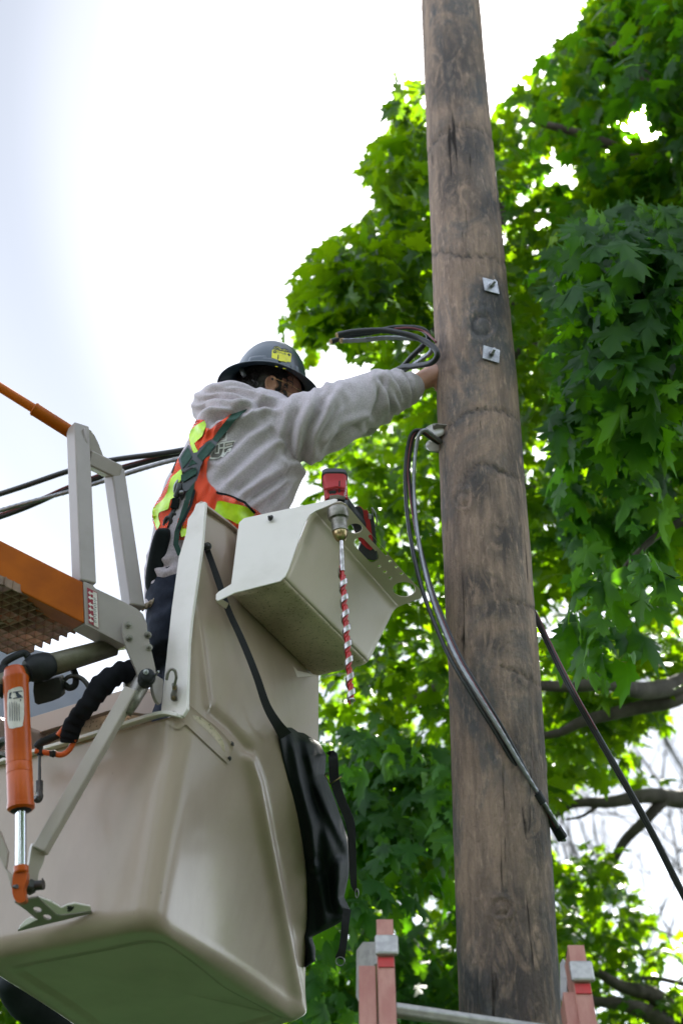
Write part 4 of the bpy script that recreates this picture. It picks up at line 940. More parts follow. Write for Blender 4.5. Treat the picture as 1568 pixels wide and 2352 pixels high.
# hydraulic cylinder
ca, cb_ = P(37, 1560, 3.70), P(49, 1862, 3.52); cax = (cb_ - ca).normalized(); Lh = (cb_ - ca).length
prof_ = [(-.005, .033), (0, .034), (.004, .0325), (Lh * .66, .0325), (Lh * .662, .0318), (Lh * .668, .0325), (Lh * .73, .0325), (Lh * .732, .0318), (Lh * .738, .0325), (Lh * .955, .0325), (Lh * .957, .034), (Lh * .985, .034), (Lh, .028)]
hy = link('hydraulic_cylinder', *lathe(ca, cax, prof_, 48), M['cylinder_paint'], bo_, smooth=True, autos=40)
mb = MB(); mb.add(*tube(catmull([P(33, 1538, 3.715), P(35, 1552, 3.705), P(37, 1566, 3.70)], 4), [.026, .029, .0325], 24)); link('cylinder_head', mb.v, mb.f, M['cylinder_paint'], bo_, smooth=True)
link('piston_rod', *cyl(cb_ - cax * .01, P(48.5, 1995, 3.455), .0136, n=32), M['chrome'], bo_, smooth=True, autos=40)
link('gland_ring', *lathe(cb_ - cax * .004, cax, [(0, .030), (.006, .024), (.008, .014)], 32), M['rubber'], bo_, smooth=True, autos=40)
mb = MB(); mb.add(*lathe(P(49, 1990, 3.455), cax, [(0, .018), (.014, .018), (.018, .015)], 24)); f3c, nc = plane3((40, 2000, 3.44), (60, 2000, 3.44), (45, 2070, 3.41)); mb.add(*extr([smooth2([(37, 1998), (60, 1998), (62, 2020), (56, 2040), (60, 2064), (52, 2073), (38, 2071), (29, 2052), (29, 2020), (32, 2004)], 3)], f3c, nc * .03))
link('clevis', mb.v, mb.f, M['cylinder_paint'], bo_, bevel=.003)
mb = MB(); mb.add(*cyl(P(31, 2037, 3.43), P(40, 2036, 3.42), .005)); link('clevis_bolt', mb.v, mb.f, M['dark_metal'], bo_)
# cylinder label wrapped on the barrel
CT = bvh(*[ (lambda q: ([tuple(x) for x in q[0]], q[1]))(lathe(ca, cax, [(0, .0325), (Lh, .0325)], 48)) ][0])
lb = patch('warning_label', smooth2([(18, 1592), (24, 1584), (36, 1579), (52, 1578), (55, 1600), (56, 1640), (53, 1662), (52, 1668), (38, 1671), (21, 1672), (17, 1640)], 2), CT, .0012, .0008, M['label_w'], bo_, 4)
mb_p = [smooth2([(20.5, 1594), (29, 1590), (29.5, 1603), (20.5, 1607)], 1), [(31, 1589), (52, 1586), (52, 1588), (31, 1591)], [(31, 1603), (53, 1600), (53, 1602), (31, 1605)],
        [(22, 1592), (28, 1589), (24, 1601), (27, 1601), (27, 1604), (21, 1605)], smooth2([(36, 1590), (41, 1589), (45, 1594), (50, 1597), (49, 1601), (40, 1601), (38, 1596)], 2), [(46, 1606), (50, 1606), (48, 1612)]]
for poly in mb_p[1:]:
    q = patch('label_symbol', poly, CT, .0022, .0004, M['ink'], None, 3)
    if q: q.parent = lb
mb = []
for k in range(5):
    x0 = 22 + k * 5.5; q = patch('label_print', [(x0, 1612 + (k == 4) * 4), (x0 + 1.0, 1612 + (k == 4) * 4), (x0 + 2, 1656), (x0 + .8, 1656)], CT, .0022, .0004, M['ink'], None, 8)
    if q: q.parent = lb
# cross shaft and its black clamps
link('cross_shaft', *tube([P(-80, 1595, 3.72), P(10, 1566, 3.74), P(66, 1545, 3.80)], [.025, .025, .025], 28), M['shaft'], bo_, smooth=True)
link('cross_shaft', *tube([P(108, 1530, 3.82), P(180, 1509, 3.86), P(262, 1485, 3.92)], [.032, .029, .026], 28), M['shaft'], bo_, smooth=True)
mb = MB(); mb.add(*tube([P(64, 1542, 3.78), P(78, 1536, 3.79), P(104, 1530, 3.81), P(112, 1528, 3.82)], [.030, .038, .038, .034], 24)); link('clamp', mb.v, mb.f, M['rubber'], bo_, smooth=True, autos=50)
mb = MB(); mb.add(*tube(catmull([P(8, 1555, 3.76), P(10, 1525, 3.77), P(34, 1508, 3.78), P(56, 1500, 3.80), P(66, 1510, 3.80)], 5), .010, 12)); mb.add(*tube([P(5, 1600, 3.75), P(5, 1530, 3.77)], [.012, .018], 14)); mb.add(*tube([P(-4, 1580, 3.74), P(12, 1575, 3.745)], .030, 20)); link('clamp', mb.v, mb.f, M['rubber'], bo_, smooth=True)
pblock('valve_block', smooth2([(78, 1562), (100, 1566), (136, 1556), (141, 1590), (136, 1604), (100, 1616), (80, 1614)], 2), 3.80, .06, M['rubber'], bo_, .006)
mb = MB(); mb.add(*strand([(134, 1560, 3.86), (150, 1573, 3.85), (160, 1580, 3.85), (173, 1573, 3.85), (174, 1552, 3.86), (168, 1535, 3.87)], .009, 12)); link('pulley_eye', mb.v, mb.f, M['rubber'], bo_, smooth=True)
mb = MB(); mb.add(*strand([(148, 1562, 3.84), (160, 1554, 3.84), (178, 1554, 3.84), (196, 1566, 3.83), (210, 1592, 3.82), (214, 1610, 3.82)], .006, 12)); link('bent_pipe', mb.v, mb.f, M['dark_metal'], bo_, smooth=True)
# black hose sleeve with the orange hoses
sp = [(345, 1548, 3.90), (310, 1540, 3.86), (268, 1550, 3.82), (230, 1583, 3.80), (200, 1622, 3.79), (176, 1655, 3.79), (165, 1683, 3.79), (163, 1700, 3.79)]
v, f = tube(catmull([P(*q) for q in sp], 10), [.024, .026, .029, .031, .027, .025, .025, .021], 24)
v = [p + (V((noise.noise(p * 14), noise.noise(p * 14 + V((3, 3, 3))), noise.noise(p * 14 + V((9, 1, 4))))) * .010 + V((0, 0, 1)) * .004 * math.sin(i / 24 * 1.1)) for i, p in enumerate(v)]
link('hose_sleeve', v, f, M['sleeve'], bo_, smooth=True)
mb = MB(); mb.add(*strand([(172, 1694, 3.785), (166, 1712, 3.78), (156, 1726, 3.775), (140, 1734, 3.77), (122, 1731, 3.77), (80, 1725, 3.76)], .0075, 14)); link('orange_hose', mb.v, mb.f, M['orange_hose'], bo_, smooth=True)
mb = MB(); mb.add(*strand([(160, 1660, 3.79), (148, 1674, 3.785), (134, 1690, 3.78)], .0085, 14)); link('orange_hose', mb.v, mb.f, M['orange_hose'], bo_, smooth=True)
mb = MB(); mb.add(*strand([(134, 1688, 3.79), (112, 1698, 3.78), (94, 1706, 3.77), (84, 1718, 3.765)], .011, 8)); mb.add(*strand([(92, 1712, 3.77), (93, 1735, 3.76)], .009, 8)); mb.add(*strand([(121, 1724, 3.765), (122, 1737, 3.765)], .009, 10)); mb.add(*tube([P(120, 1731, 3.765), P(126, 1732, 3.765)], .0095, 10))
link('hose_fitting', mb.v, mb.f, M['rubber'], bo_, smooth=True)
mb = MB(); mb.add(*cyl(P(92, 1733, 3.76), P(91, 1798, 3.70), .0045)); mb.add(*cyl(P(91, 1796, 3.705), P(91, 1820, 3.68), .0105, n=6)); mb.add(*strand([(91, 1818, 3.68), (93, 1830, 3.67), (88, 1838, 3.665), (80, 1832, 3.66)], .008, 10)); link('steel_pipe', mb.v, mb.f, M['dark_metal'], bo_, autos=40, smooth=True)
mb = MB(); mb.add(*strand([(-6, 1715, 3.74), (8, 1702, 3.73), (18, 1700, 3.72)], .011, 8)); mb.add(*strand([(-6, 1740, 3.73), (6, 1732, 3.72), (18, 1734, 3.71)], .009, 6)); link('hose_fitting', mb.v, mb.f, M['dark_metal'], bo_, autos=40, smooth=True)
# mirror strut end at the left edge
plate('strut_eye', [(-30, 1880), (0, 1908), (19, 1957), (17, 1980), (14, 1996), (30, 2012), (26, 2040), (18, 2010), (2, 1975), (-30, 1900)], ((-30, 1880, 3.6), (19, 1957, 3.56), (26, 2040, 3.53)), .01, M['grey_light'], bo_)
# step grating beside the beam: egg-crate in a horizontal plane
Hz = PH(60, 1460, 3.62).z
def G(x, y): return PH(x, y, 3.56)
quad = [(-200, 1330), (205, 1472), (108, 1512), (-200, 1620)]
mb = MB()
def clipseg(p, q):
    # clip a px segment to the grating outline (convex)
    out = [(-260, 1200), (196, 1440), (207, 1473), (104, 1510), (56, 1506), (-260, 1640)]; t0, t1 = 0, 1; n = len(out); dx, dy = q[0] - p[0], q[1] - p[1]
    for i in range(n):
        (ax, ay), (bx, by) = out[i], out[(i + 1) % n]; nx, ny = -(by - ay), (bx - ax); num = (p[0] - ax) * nx + (p[1] - ay) * ny; den = dx * nx + dy * ny
        if abs(den) < 1e-9:
            if num < 0: return None
            continue
        t = -num / den
        if den > 0: t0 = max(t0, t)
        else: t1 = min(t1, t)
    return None if t0 >= t1 else ((p[0] + dx * t0, p[1] + dy * t0), (p[0] + dx * t1, p[1] + dy * t1))
def slat(p, q):
    s = clipseg(p, q)
    if s:
        a, b_ = G(*s[0]), G(*s[1]); c = V((0, 0, .0125)); mb.add(*beam(a + c, b_ + c, .025, .004, (0, 0, 1)))
for k in range(-22, 16): slat((-400, 1460 + k * 17 - 188), (400, 1460 + k * 17 + 188))
for k in range(-14, 30): slat((-400, 1460 + k * 16 + 140), (400, 1460 + k * 16 - 140))
link('step_grating', mb.v, mb.f, M['grating'], bo_)
mb = MB(); v, f = beam(P(-200, 1462, 3.98), P(78, 1406, 4.0), .05, .03, cF); link('step_side_rail', v, f, M['fiberglass'], bo_, bevel=.006)

# ================================================================== lineworker
man = thing('person', 'lineworker in a grey hoodie, orange safety vest and dark hard hat reaching to the pole', 'person', P(430, 2060, 3.95))
UP = V((0, 0, 1))
def blob(mbx, c, r, rot=None): mbx.add(*ell(c, r, rot, 20, 14))
def lring(secs, n=28):
    """torso loft: (xl, xr, yl, yr, d, halfdepth)"""
    v, f = [], []
    for (xl, yl, xr, yr, d, hd) in secs:
        a, b_ = P(xl, yl, d), P(xr, yr, d); c = (a + b_) / 2; h = (b_ - a) / 2; fw = V((0, 1, 0)) * hd + V((0, 0, -.0)) 
        for k in range(n):
            g = 2 * math.pi * k / n; cg, sg = math.cos(g), math.sin(g); q = (abs(cg) ** 2.4 + abs(sg) ** 2.4) ** (-1 / 2.4)
            v.append(c + h * cg * q + fw * sg * q)
    for i in range(len(secs) - 1):
        for k in range(n): f.append((i * n + k, i * n + (k + 1) % n, (i + 1) * n + (k + 1) % n, (i + 1) * n + k))
    f += [tuple(range(n)), tuple((len(secs) - 1) * n + k for k in range(n))]
    return v, f
torso = [(338, 1440, 545, 1440, 4.22, .13), (333, 1380, 560, 1370, 4.27, .14), (338, 1300, 590, 1300, 4.32, .15), (356, 1215, 640, 1215, 4.38, .15), (376, 1130, 668, 1140, 4.45, .16),
         (417, 1065, 690, 1085, 4.52, .17), (449, 1005, 690, 1020, 4.58, .18), (472, 965, 690, 975, 4.63, .165), (525, 945, 672, 945, 4.66, .12), (560, 930, 640, 930, 4.69, .08)]
def slim(secs, k):
    o = []
    for (xl, yl, xr, yr, d, hd) in secs: o.append(((xl * (1 + k) + xr * (1 - k)) / 2, yl, (xr * (1 + k) + xl * (1 - k)) / 2, yr, d, hd * k))
    return o
arm = [(585, 1000, 4.60), (640, 996, 4.52), (700, 982, 4.50), (760, 957, 4.52), (825, 925, 4.58), (870, 905, 4.62), (905, 898, 4.66), (940, 892, 4.70), (964, 882, 4.72)]
armr = [.085, .100, .104, .094, .085, .080, .064, .053, .036]
# hoodie skin
h = MB(); h.add(*lring(torso)); h.add(*tube(catmull([P(*q) for q in arm], 6), armr, 26))
for q, r in (((690, 950, 4.50), .05), ((770, 932, 4.53), .058), ((850, 893, 4.60), .045), ((872, 940, 4.62), .05), ((910, 870, 4.66), .035), ((912, 918, 4.66), .040), ((938, 876, 4.69), .033), ((942, 905, 4.70), .038), ((890, 885, 4.64), .045)): blob(h, P(*q), (r, r, r))
# other arm, reaching behind
larm = [(610, 950, 4.80), (690, 975, 4.90), (800, 955, 4.98), (880, 915, 4.96), (955, 880, 4.88)]
h.add(*tube(catmull([P(*q) for q in larm], 6), [.10, .10, .085, .07, .045], 22))
# hood: two slack rolls round the neck and a sagging bag at the back
h.add(*tube(catmull([P(*q) for q in [(640, 944, 4.58), (607, 930, 4.56), (575, 918, 4.54), (535, 910, 4.54), (495, 918, 4.57), (476, 928, 4.64), (486, 918, 4.74), (540, 912, 4.84), (610, 925, 4.86)]], 6), [.026, .032, .040, .044, .046, .044, .042, .034, .028], 18))
h.add(*tube(catmull([P(*q) for q in [(590, 935, 4.52), (540, 940, 4.52), (495, 948, 4.56), (462, 940, 4.64)]], 6), [.03, .04, .040, .035], 16))
blob(h, P(492, 958, 4.56), (.03, .03, .024))
hv, hf, he = remesh(h, .0056, 7)
n_ = vnorm(hv, hf); x_, y_ = npx(hv); front = (n_ @ np.array(cF)) < .35
cz = hv.mean(axis=0)
def crease(pl, amp, wd, both=.6):
    global hv
    amp = amp * (1.25 if wd < 7 else 2.0)
    d_ = pldist(x_, y_, pl); end = np.ones(len(d_))
    L0 = np.hypot(x_ - pl[0][0], y_ - pl[0][1]); L1 = np.hypot(x_ - pl[-1][0], y_ - pl[-1][1]); end = np.clip(np.minimum(L0, L1) / 22, .0, 1)
    g = -amp * np.exp(-(d_ / wd) ** 2) * end + amp * both * np.exp(-((d_ - 2.2 * wd) / (1.2 * wd)) ** 2) * end
    hv = hv + n_ * (front * g)[:, None]
for pl, a, wd in [
    ([(652, 918), (650, 970), (652, 1026), (656, 1070), (660, 1100)], .003, 2.2),                     # shoulder seam
    ([(668, 1085), (640, 1100), (600, 1125), (566, 1150)], .010, 7), ([(672, 1095), (650, 1120), (622, 1150), (606, 1172)], .010, 6), ([(680, 1100), (668, 1130), (652, 1165)], .009, 5),
    ([(640, 1040), (600, 1075), (560, 1110), (530, 1135)], .008, 9), ([(620, 1000), (580, 1030), (540, 1070), (505, 1110)], .006, 9), ([(600, 970), (560, 990), (530, 1025), (500, 1050)], .006, 9),
    ([(690, 925), (672, 965), (664, 1005), (662, 1050)], .009, 8), ([(742, 905), (735, 940), (712, 985), (700, 1030), (690, 1060)], .011, 8), ([(780, 920), (760, 960), (735, 1000), (715, 1035)], .006, 8),
    ([(768, 892), (762, 905), (748, 925)], .010, 6), ([(800, 905), (790, 950), (765, 1000)], .005, 9), ([(835, 975), (800, 985), (770, 1010), (740, 1030)], .008, 8),
    ([(866, 862), (880, 876), (892, 905), (898, 935), (900, 958)], .015, 5), ([(900, 858), (915, 880), (925, 905), (928, 930)], .012, 5), ([(885, 870), (900, 895), (915, 925), (925, 940)], .007, 5),
    ([(930, 858), (942, 880), (946, 905), (944, 925)], .009, 4), ([(870, 880), (872, 915), (860, 950), (845, 975)], .008, 7),
    ([(465, 905), (500, 899), (540, 902), (580, 915), (610, 925)], .012, 5), ([(455, 921), (500, 915), (545, 920), (590, 927), (630, 935)], .012, 5), ([(450, 944), (490, 936), (530, 938), (565, 945)], .010, 5), ([(500, 890), (545, 887), (590, 898), (625, 920)], .008, 4),
    ([(565, 945), (600, 932), (640, 932)], .014, 6), ([(478, 975), (500, 958), (530, 955), (560, 948)], .014, 7),
    ([(350, 1320), (372, 1335), (395, 1330)], .008, 6), ([(345, 1290), (380, 1300), (400, 1290)], .008, 6)]: crease(pl, a, wd)
hv = lap(hv, he, 2, .4)
wr = np.array([noise.noise(V((p[0] * 7 + p[2] * 5, p[1] * 9, p[2] * 6 - p[0] * 7))) * .0040 + noise.noise(V((p[0] * 16, p[1] * 16, p[2] * 14))) * .0012 for p in hv])
hv = hv + n_ * wr[:, None]
ho = link('hoodie', hv, hf, M['cloth'], man, smooth=True)
HB = bvh(hv, hf)
# body: head, neck, trunk, arms, hands, legs as one skin
bd_ = MB(); bd_.add(*lring(slim(torso, .78))); 
bd_.add(*tube(catmull([P(*q) for q in arm[:-1]], 5), [.07, .075, .062, .052, .047, .043, .040, .036], 18))
bd_.add(*tube(catmull([P(*q) for q in larm[:-1]], 5), [.07, .06, .05, .04], 18))
HC = P(625, 905, 4.74); fwd = V((math.cos(.16), math.sin(.16), -.16)).normalized(); lft = UP.cross(fwd).normalized(); hup = fwd.cross(lft)
HR = Matrix((fwd, lft, hup)).transposed()
def hp(x, y, z): return HC + HR @ V((x, y, z))
for c, r in (((0, 0, .02), (.097, .076, .090)), ((.03, 0, -.04), (.062, .060, .075)), ((.055, 0, -.085), (.036, .036, .026)), ((.075, 0, -.005), (.022, .050, .028)), ((.045, -.040, -.035), (.03, .02, .03)), ((.045, .040, -.035), (.03, .02, .03)),
             ((.102, 0, -.035), (.013, .011, .016)), ((.094, 0, -.018), (.010, .008, .024)), ((.088, 0, -.066), (.012, .022, .010)), ((.05, -.055, -.035), (.03, .012, .012)), ((.05, .055, -.035), (.03, .012, .012))): blob(bd_, hp(*c), r, HR)
for s in (-1, 1):      # ears: rim and lobe
    er = [hp(-.010 + .017 * math.cos(a), s * (.076 + .007 * (a < 4)), -.022 + .029 * math.sin(a)) for a in [i / 12 * 6.0 + .8 for i in range(13)]]
    bd_.add(*tube(er, [.0045] * 10 + [.004, .005, .006], 8)); blob(bd_, hp(-.008, s * .073, -.02), (.016, .005, .026), HR); blob(bd_, hp(.002, s * .078, -.046), (.008, .0045, .009), HR); blob(bd_, hp(.010, s * .077, -.022), (.004, .004, .008), HR)
bd_.add(*tube([hp(-.01, 0, -.05), P(585, 950, 4.70), P(570, 985, 4.64)], [.056, .058, .075], 18))
# legs inside the bucket
flo = cb + upv * .10
hipR, hipL = P(462, 1400, 4.26), P(425, 1400, 4.42)
legs = []
for hip, sx_ in ((hipR, -1), (hipL, 1)):
    an = flo + V((.0, .085 * sx_, 0)) + V((-.03, 0, 0)); kn = hip.lerp(an, .5) + V((.02, 0, 0)); legs.append((hip, kn, an))
    bd_.add(*tube(catmull([hip + UP * .06, hip.lerp(kn, .5), kn, kn.lerp(an, .4), an], 4), [.085, .078, .056, .055, .036], 16))
    bd_.add(*tube([an + V((-.03, 0, -.03)), an + V((.07, .03, -.045)), an + V((.12, .045, -.05))], [.036, .034, .026], 12))
# hands: palm + five fingers wrapped on the cable behind the pole
def hand(w0, palm, dirf, side, curl, mbx, fl=(.072, .080, .076, .060), thumb=(.035, .028, -.01)):
    dirf = dirf.normalized(); side = side.normalized(); nrm = dirf.cross(side).normalized()
    mbx.add(*tube(catmull([w0, w0.lerp(palm, .45), palm], 4), [.030, .030, .033], 14)); blob(mbx, palm, (.040, .030, .040))
    for i, s in enumerate((-.030, -.010, .010, .029)):
        b_ = palm + dirf * .028 + side * s; L_ = fl[i]; pts = [b_]; a = 0; d = dirf
        for j, (q, bend) in enumerate(((.45, curl * .6), (.32, curl), (.23, curl * .8))):
            a += bend; d = dirf * math.cos(a) + nrm * math.sin(a); pts.append(pts[-1] + d * L_ * q)
        mbx.add(*tube(catmull([palm + side * s * .7] + pts, 3), [.0115, .0105, .0095, .009, .0078], 10)); blob(mbx, pts[-1], (.0078, .0078, .0078))
    t0 = palm - side * .03 - dirf * .015; t1 = t0 - side * thumb[0] + dirf * .012 + nrm * .010; t2 = t1 + dirf * thumb[1] + nrm * .020
    mbx.add(*tube(catmull([palm - dirf * .02, t0, t1, t2], 3), [.016, .0135, .0115, .009], 10)); blob(mbx, t2, (.009, .009, .009))
wR = P(955, 882, 4.715); pR = P(1004, 862, 4.755)
hand(wR, pR, V((.75, .55, .15)), V((-.1, -.25, 1)), -.75, bd_)
wL = P(945, 884, 4.89); pL = P(1008, 850, 4.86)
hand(wL, pL, V((.9, -.15, .2)), V((.1, .2, 1)), .7, bd_)
bv_, bf_, be_ = remesh(bd_, .0042, 2)
link('body', bv_, bf_, M['skin'], man, smooth=True)
# trousers
tm = MB(); tm.add(*lring([(340, 1350, 560, 1345, 4.29, .14), (336, 1400, 556, 1400, 4.25, .15), (336, 1460, 540, 1470, 4.20, .15), (345, 1520, 520, 1530, 4.16, .14)]))
for hip, kn, an in legs: tm.add(*tube(catmull([hip + UP * .05, hip.lerp(kn, .5), kn, kn.lerp(an, .5), an + UP * .02], 5), [.105, .10, .085, .078, .068], 20))
tv, tf, te = remesh(tm, .009, 5)
tn = vnorm(tv, tf); tv = tv + tn * np.array([noise.noise(V((p[0] * 9, p[1] * 9, p[2] * 16))) * .012 + noise.noise(V((p[0] * 22, p[1] * 22, p[2] * 30))) * .005 for p in tv])[:, None]
link('trousers', tv, tf, M['navy'], man, smooth=True)
for hip, kn, an in legs: mb = MB(); mb.add(*tube(catmull([an + V((-.05, -.01, -.04)), an + V((0, 0, -.03)), an + V((.08, .02, -.045)), an + V((.13, .03, -.05))], 5), [.036, .046, .040, .030], 16)); mb.add(*tube([an + UP * .10, an - UP * .02], .055, 16)); link('boot', mb.v, mb.f, M['black_cloth'], man, smooth=True)
# face details
for s in (-1, 1):
    mb = MB(); blob(mb, hp(.085, s * .030, -.010), (.012, .012, .011), HR); link('eye', mb.v, mb.f, M['label_w'], man, smooth=True)
    mb = MB(); mb.add(*tube([hp(.092, s * .016, .008), hp(.090, s * .032, .012), hp(.080, s * .046, .006)], .0035, 8)); link('eyebrow', mb.v, mb.f, M['hair'], man, smooth=True)
mb = MB(); mb.add(*tube(catmull([hp(.092, -.020, -.068), hp(.100, 0, -.066), hp(.092, .020, -.068)], 4), .0035, 8)); link('lips', mb.v, mb.f, mat('lips', (.30, .10, .085), .5), man, smooth=True)
# hair: cap shell + curls + beard
mb = MB(); blob(mb, hp(-.018, 0, .022), (.094, .084, .092), HR); blob(mb, hp(-.055, 0, -.035), (.055, .068, .05), HR)
cap_v, cap_f, ce_ = remesh(mb, .006, 3); cn = vnorm(cap_v, cap_f); cap_v = cap_v + cn * np.array([noise.noise(V(tuple(p * 45))) * .007 for p in cap_v])[:, None]
hs_ = MB(); rs = random.Random(5)
def curl(c, n0, L_, r):
    pts = [c]; d = n0
    ph = rs.uniform(0, 6)
    for k in range(7):
        d = (d * .75 + V((math.cos(ph + k * .9) * .35, math.sin(ph + k * .9) * .2, -.28))).normalized(); pts.append(pts[-1] + d * L_ / 7)
    hs_.add(*tube(catmull(pts, 2), [r, r, r * .3], 5))
for k in range(900):
    th = rs.uniform(2.3, 5.9); z = rs.uniform(-.055, .045); x = .088 * math.cos(th); y = .080 * math.sin(th)
    if x > .050: continue
    if x > -.045 and x < .045 and z < .018: z = rs.uniform(.022, .05)
    c = hp(x - .01, y, z); L_m = .45 if -.045 < x < .045 else 1.0; n0 = (HR @ V((math.cos(th) * .8 - .15, math.sin(th), rs.uniform(-.4, .1)))).normalized(); curl(c, n0, rs.uniform(.025, .055) * L_m, rs.uniform(.0009, .0022))
for k in range(420):       # sideburn and short beard
    x = rs.uniform(.018, .085); z = rs.uniform(-.10, -.03) if x > .035 else rs.uniform(-.07, .0); y = -.064 * math.sqrt(max(0.05, 1 - ((x - .015) / .095) ** 2)); c = hp(x, y, z)
    hs_.add(*tube([c, c + HR @ V((rs.uniform(-.002, .006), -.004, -.008))], .0007, 4))
hr = link('hair', cap_v, cap_f, M['hair'], man, smooth=True); q = link('hair_curls', hs_.v, hs_.f, M['hair'], smooth=True); q.parent = hr
# glasses
gl = MB(); gl.add(*tube([hp(-.005, -.084, .0), hp(.06, -.076, -.008), hp(.108, -.052, -.012)], .0013, 6)); gl.add(*tube([hp(-.005, .084, .0), hp(.06, .076, -.008), hp(.108, .052, -.012)], .0013, 6))
for s in (-1, 1): gl.add(*tube([hp(.111 - .006 * math.cos(a) * s * 0, s * .030 + .021 * math.cos(a), -.016 + .020 * math.sin(a)) for a in [i * 2 * math.pi / 20 for i in range(20)]], .0011, 6, closed=True))
gl.add(*tube([hp(.111, -.009, -.012), hp(.114, 0, -.008), hp(.111, .009, -.012)], .0011, 6))
link('glasses', gl.v, gl.f, M['gold'], man, smooth=True)

# hard hat (full brim)
tf_ = V((math.cos(.18), math.sin(.18), -.13)).normalized(); tl_ = UP.cross(tf_).normalized(); tu = tf_.cross(tl_); TR = Matrix((tf_, tl_, tu)).transposed(); TC = P(618, 889, 4.74)
def tp(x, y, z): return TC + TR @ V((x, y, z))
NU, rings_ = 96, []
A_, B_ = .121, .100; Hh = .170
for i in range(26):
    a = i / 25 * math.pi / 2; k = math.cos(a) ** .92 if i < 25 else 0.0008; rings_.append([(A_ * k * math.cos(g), B_ * k * math.sin(g), .014 + Hh * math.sin(a) ** 1.02) for g in [2 * math.pi * j / NU for j in range(NU)]])
rings_ = rings_[::-1]
def brim(r_, z, dz): return [((A_ + (.056 if math.cos(g) > 0 else .050) * r_ ) * math.cos(g), (B_ + .042 * r_) * math.sin(g), z + dz * r_ - .010 * r_ * abs(math.cos(g)) ) for g in [2 * math.pi * j / NU for j in range(NU)]]
rings_ += [brim(.05, .013, 0), brim(.12, .009, 0)] + [brim(r_, .008, -.016 * r_) for r_ in (.3, .5, .7, .9, 1.0)]
lip_o = [(x * 1.006, y * 1.006, z - .0035) for x, y, z in brim(1.0, .008, -.016)]; rings_ += [lip_o, [(x * .99, y * .99, z - .001) for x, y, z in lip_o]]
rings_ += [[(x, y, z - .004) for x, y, z in brim(r_, .008, -.016 * r_)] for r_ in (.8, .5, .15)] + [[(x * .97, y * .97, .010) for x, y, z in brim(0, 0, 0)]]
for i in range(1, 12):
    a = i / 11.5 * math.pi / 2; k = math.cos(a); rings_.append([(A_ * .965 * k * math.cos(g), B_ * .965 * k * math.sin(g), .010 + (Hh - .004) * math.sin(a)) for g in [2 * math.pi * j / NU for j in range(NU)]])
tv_, tf2 = [], []
for r_ in rings_:
    for (x, y, z) in r_: tv_.append(tp(x, y, z))
for i in range(len(rings_) - 1):
    for k in range(NU): tf2.append((i * NU + k, i * NU + (k + 1) % NU, (i + 1) * NU + (k + 1) % NU, (i + 1) * NU + k))
hat = link('hard_hat', tv_, tf2, M['helmet'], man, smooth=True, autos=60)
def hsurf(g, a, o=0.0):
    k = math.cos(a) ** .92; p = (A_ * k * math.cos(g), B_ * k * math.sin(g), .014 + Hh * math.sin(a) ** 1.02); n = V((p[0] / A_ ** 2, p[1] / B_ ** 2, (p[2] - .014) / Hh ** 2)).normalized(); return tp(*(V(p) + n * o))
def hatbar(g0, g1, a0, a1, o, m, name, par):       # raised pad on the shell
    v, f = [], []; n1, n2 = 16, 6
    for i in range(n1 + 1):
        for j in range(n2 + 1):
            g = g0 + (g1 - g0) * i / n1; hh = a0 + (a1 - a0) * j / n2; edge = min(1, min(i, n1 - i) / 1.5, (n2 - j) / 1.2); v.append(hsurf(g, hh, o * edge + .0003))
    K_ = n2 + 1
    for i in range(n1):
        for j in range(n2): f.append((i * K_ + j, i * K_ + j + 1, (i + 1) * K_ + j + 1, (i + 1) * K_ + j))
    q = link(name, v, f, m, smooth=True, autos=50); q.parent = par; return q
for g0, g1, a1, o in ((-1.95, -1.45, .16, .005), (-2.35, -1.82, .22, .004), (-1.42, -1.08, .13, .0055), (-.92, -.42, .23, .0045), (-2.9, -.2, .07, .003), (-1.08, -.9, .12, .003)): hatbar(g0, g1, 0, a1, o, M['helmet'], 'accessory_slot', hat)
TB = bvh(tv_, tf2)
v, f = [], []
ridge = [hsurf(0, a, .0) for a in np.linspace(.9, 1.55, 8)]
# sticker, clip and lettering on the near side
ins_ = lambda X, Y: (489 + X * .16, 765 + Y * .16)
stk = [ins_(X, Y) for X, Y in ((850, 240), (870, 236), (1110, 288), (1128, 300), (1118, 412), (1108, 420), (1065, 410), (1055, 420), (935, 395), (905, 388), (895, 372), (842, 352))]
s1 = patch('yellow_sticker', stk, TB, .0016, .0008, M['sticker_y'], hat, 3)
def hp2(x, y): h = cast(TB, x, y); return h if h else P(x, y, 4.62)
q = patch('sticker_clip', smooth2([ins_(X, Y) for X, Y in ((950, 308), (1045, 330), (1048, 350), (1030, 404), (985, 402), (935, 388), (950, 350))], 2), TB, .006, .004, M['sticker_y'], None, 3); q.parent = s1
q = patch('clip_slot', [ins_(X, Y) for X, Y in ((932, 308), (946, 312), (940, 378), (928, 372))], TB, .0026, .0006, M['ink'], None, 3); q.parent = s1
q = patch('sticker_fan', [ins_(X, Y) for X, Y in ((866, 235), (866, 215), (880, 190), (910, 182), (935, 188), (980, 215), (1010, 218), (1040, 218), (1075, 238), (1094, 262), (1095, 284), (1085, 278), (1040, 268))], TB, .0012, .0006, M['ink'], hat, 3)
mb = MB()
def seg(a, b_, r=.0007): mb.add(*tube([hp2(*ins_(*a)) - cF * .0024, hp2(*ins_(*b_)) - cF * .0024], r, 5))
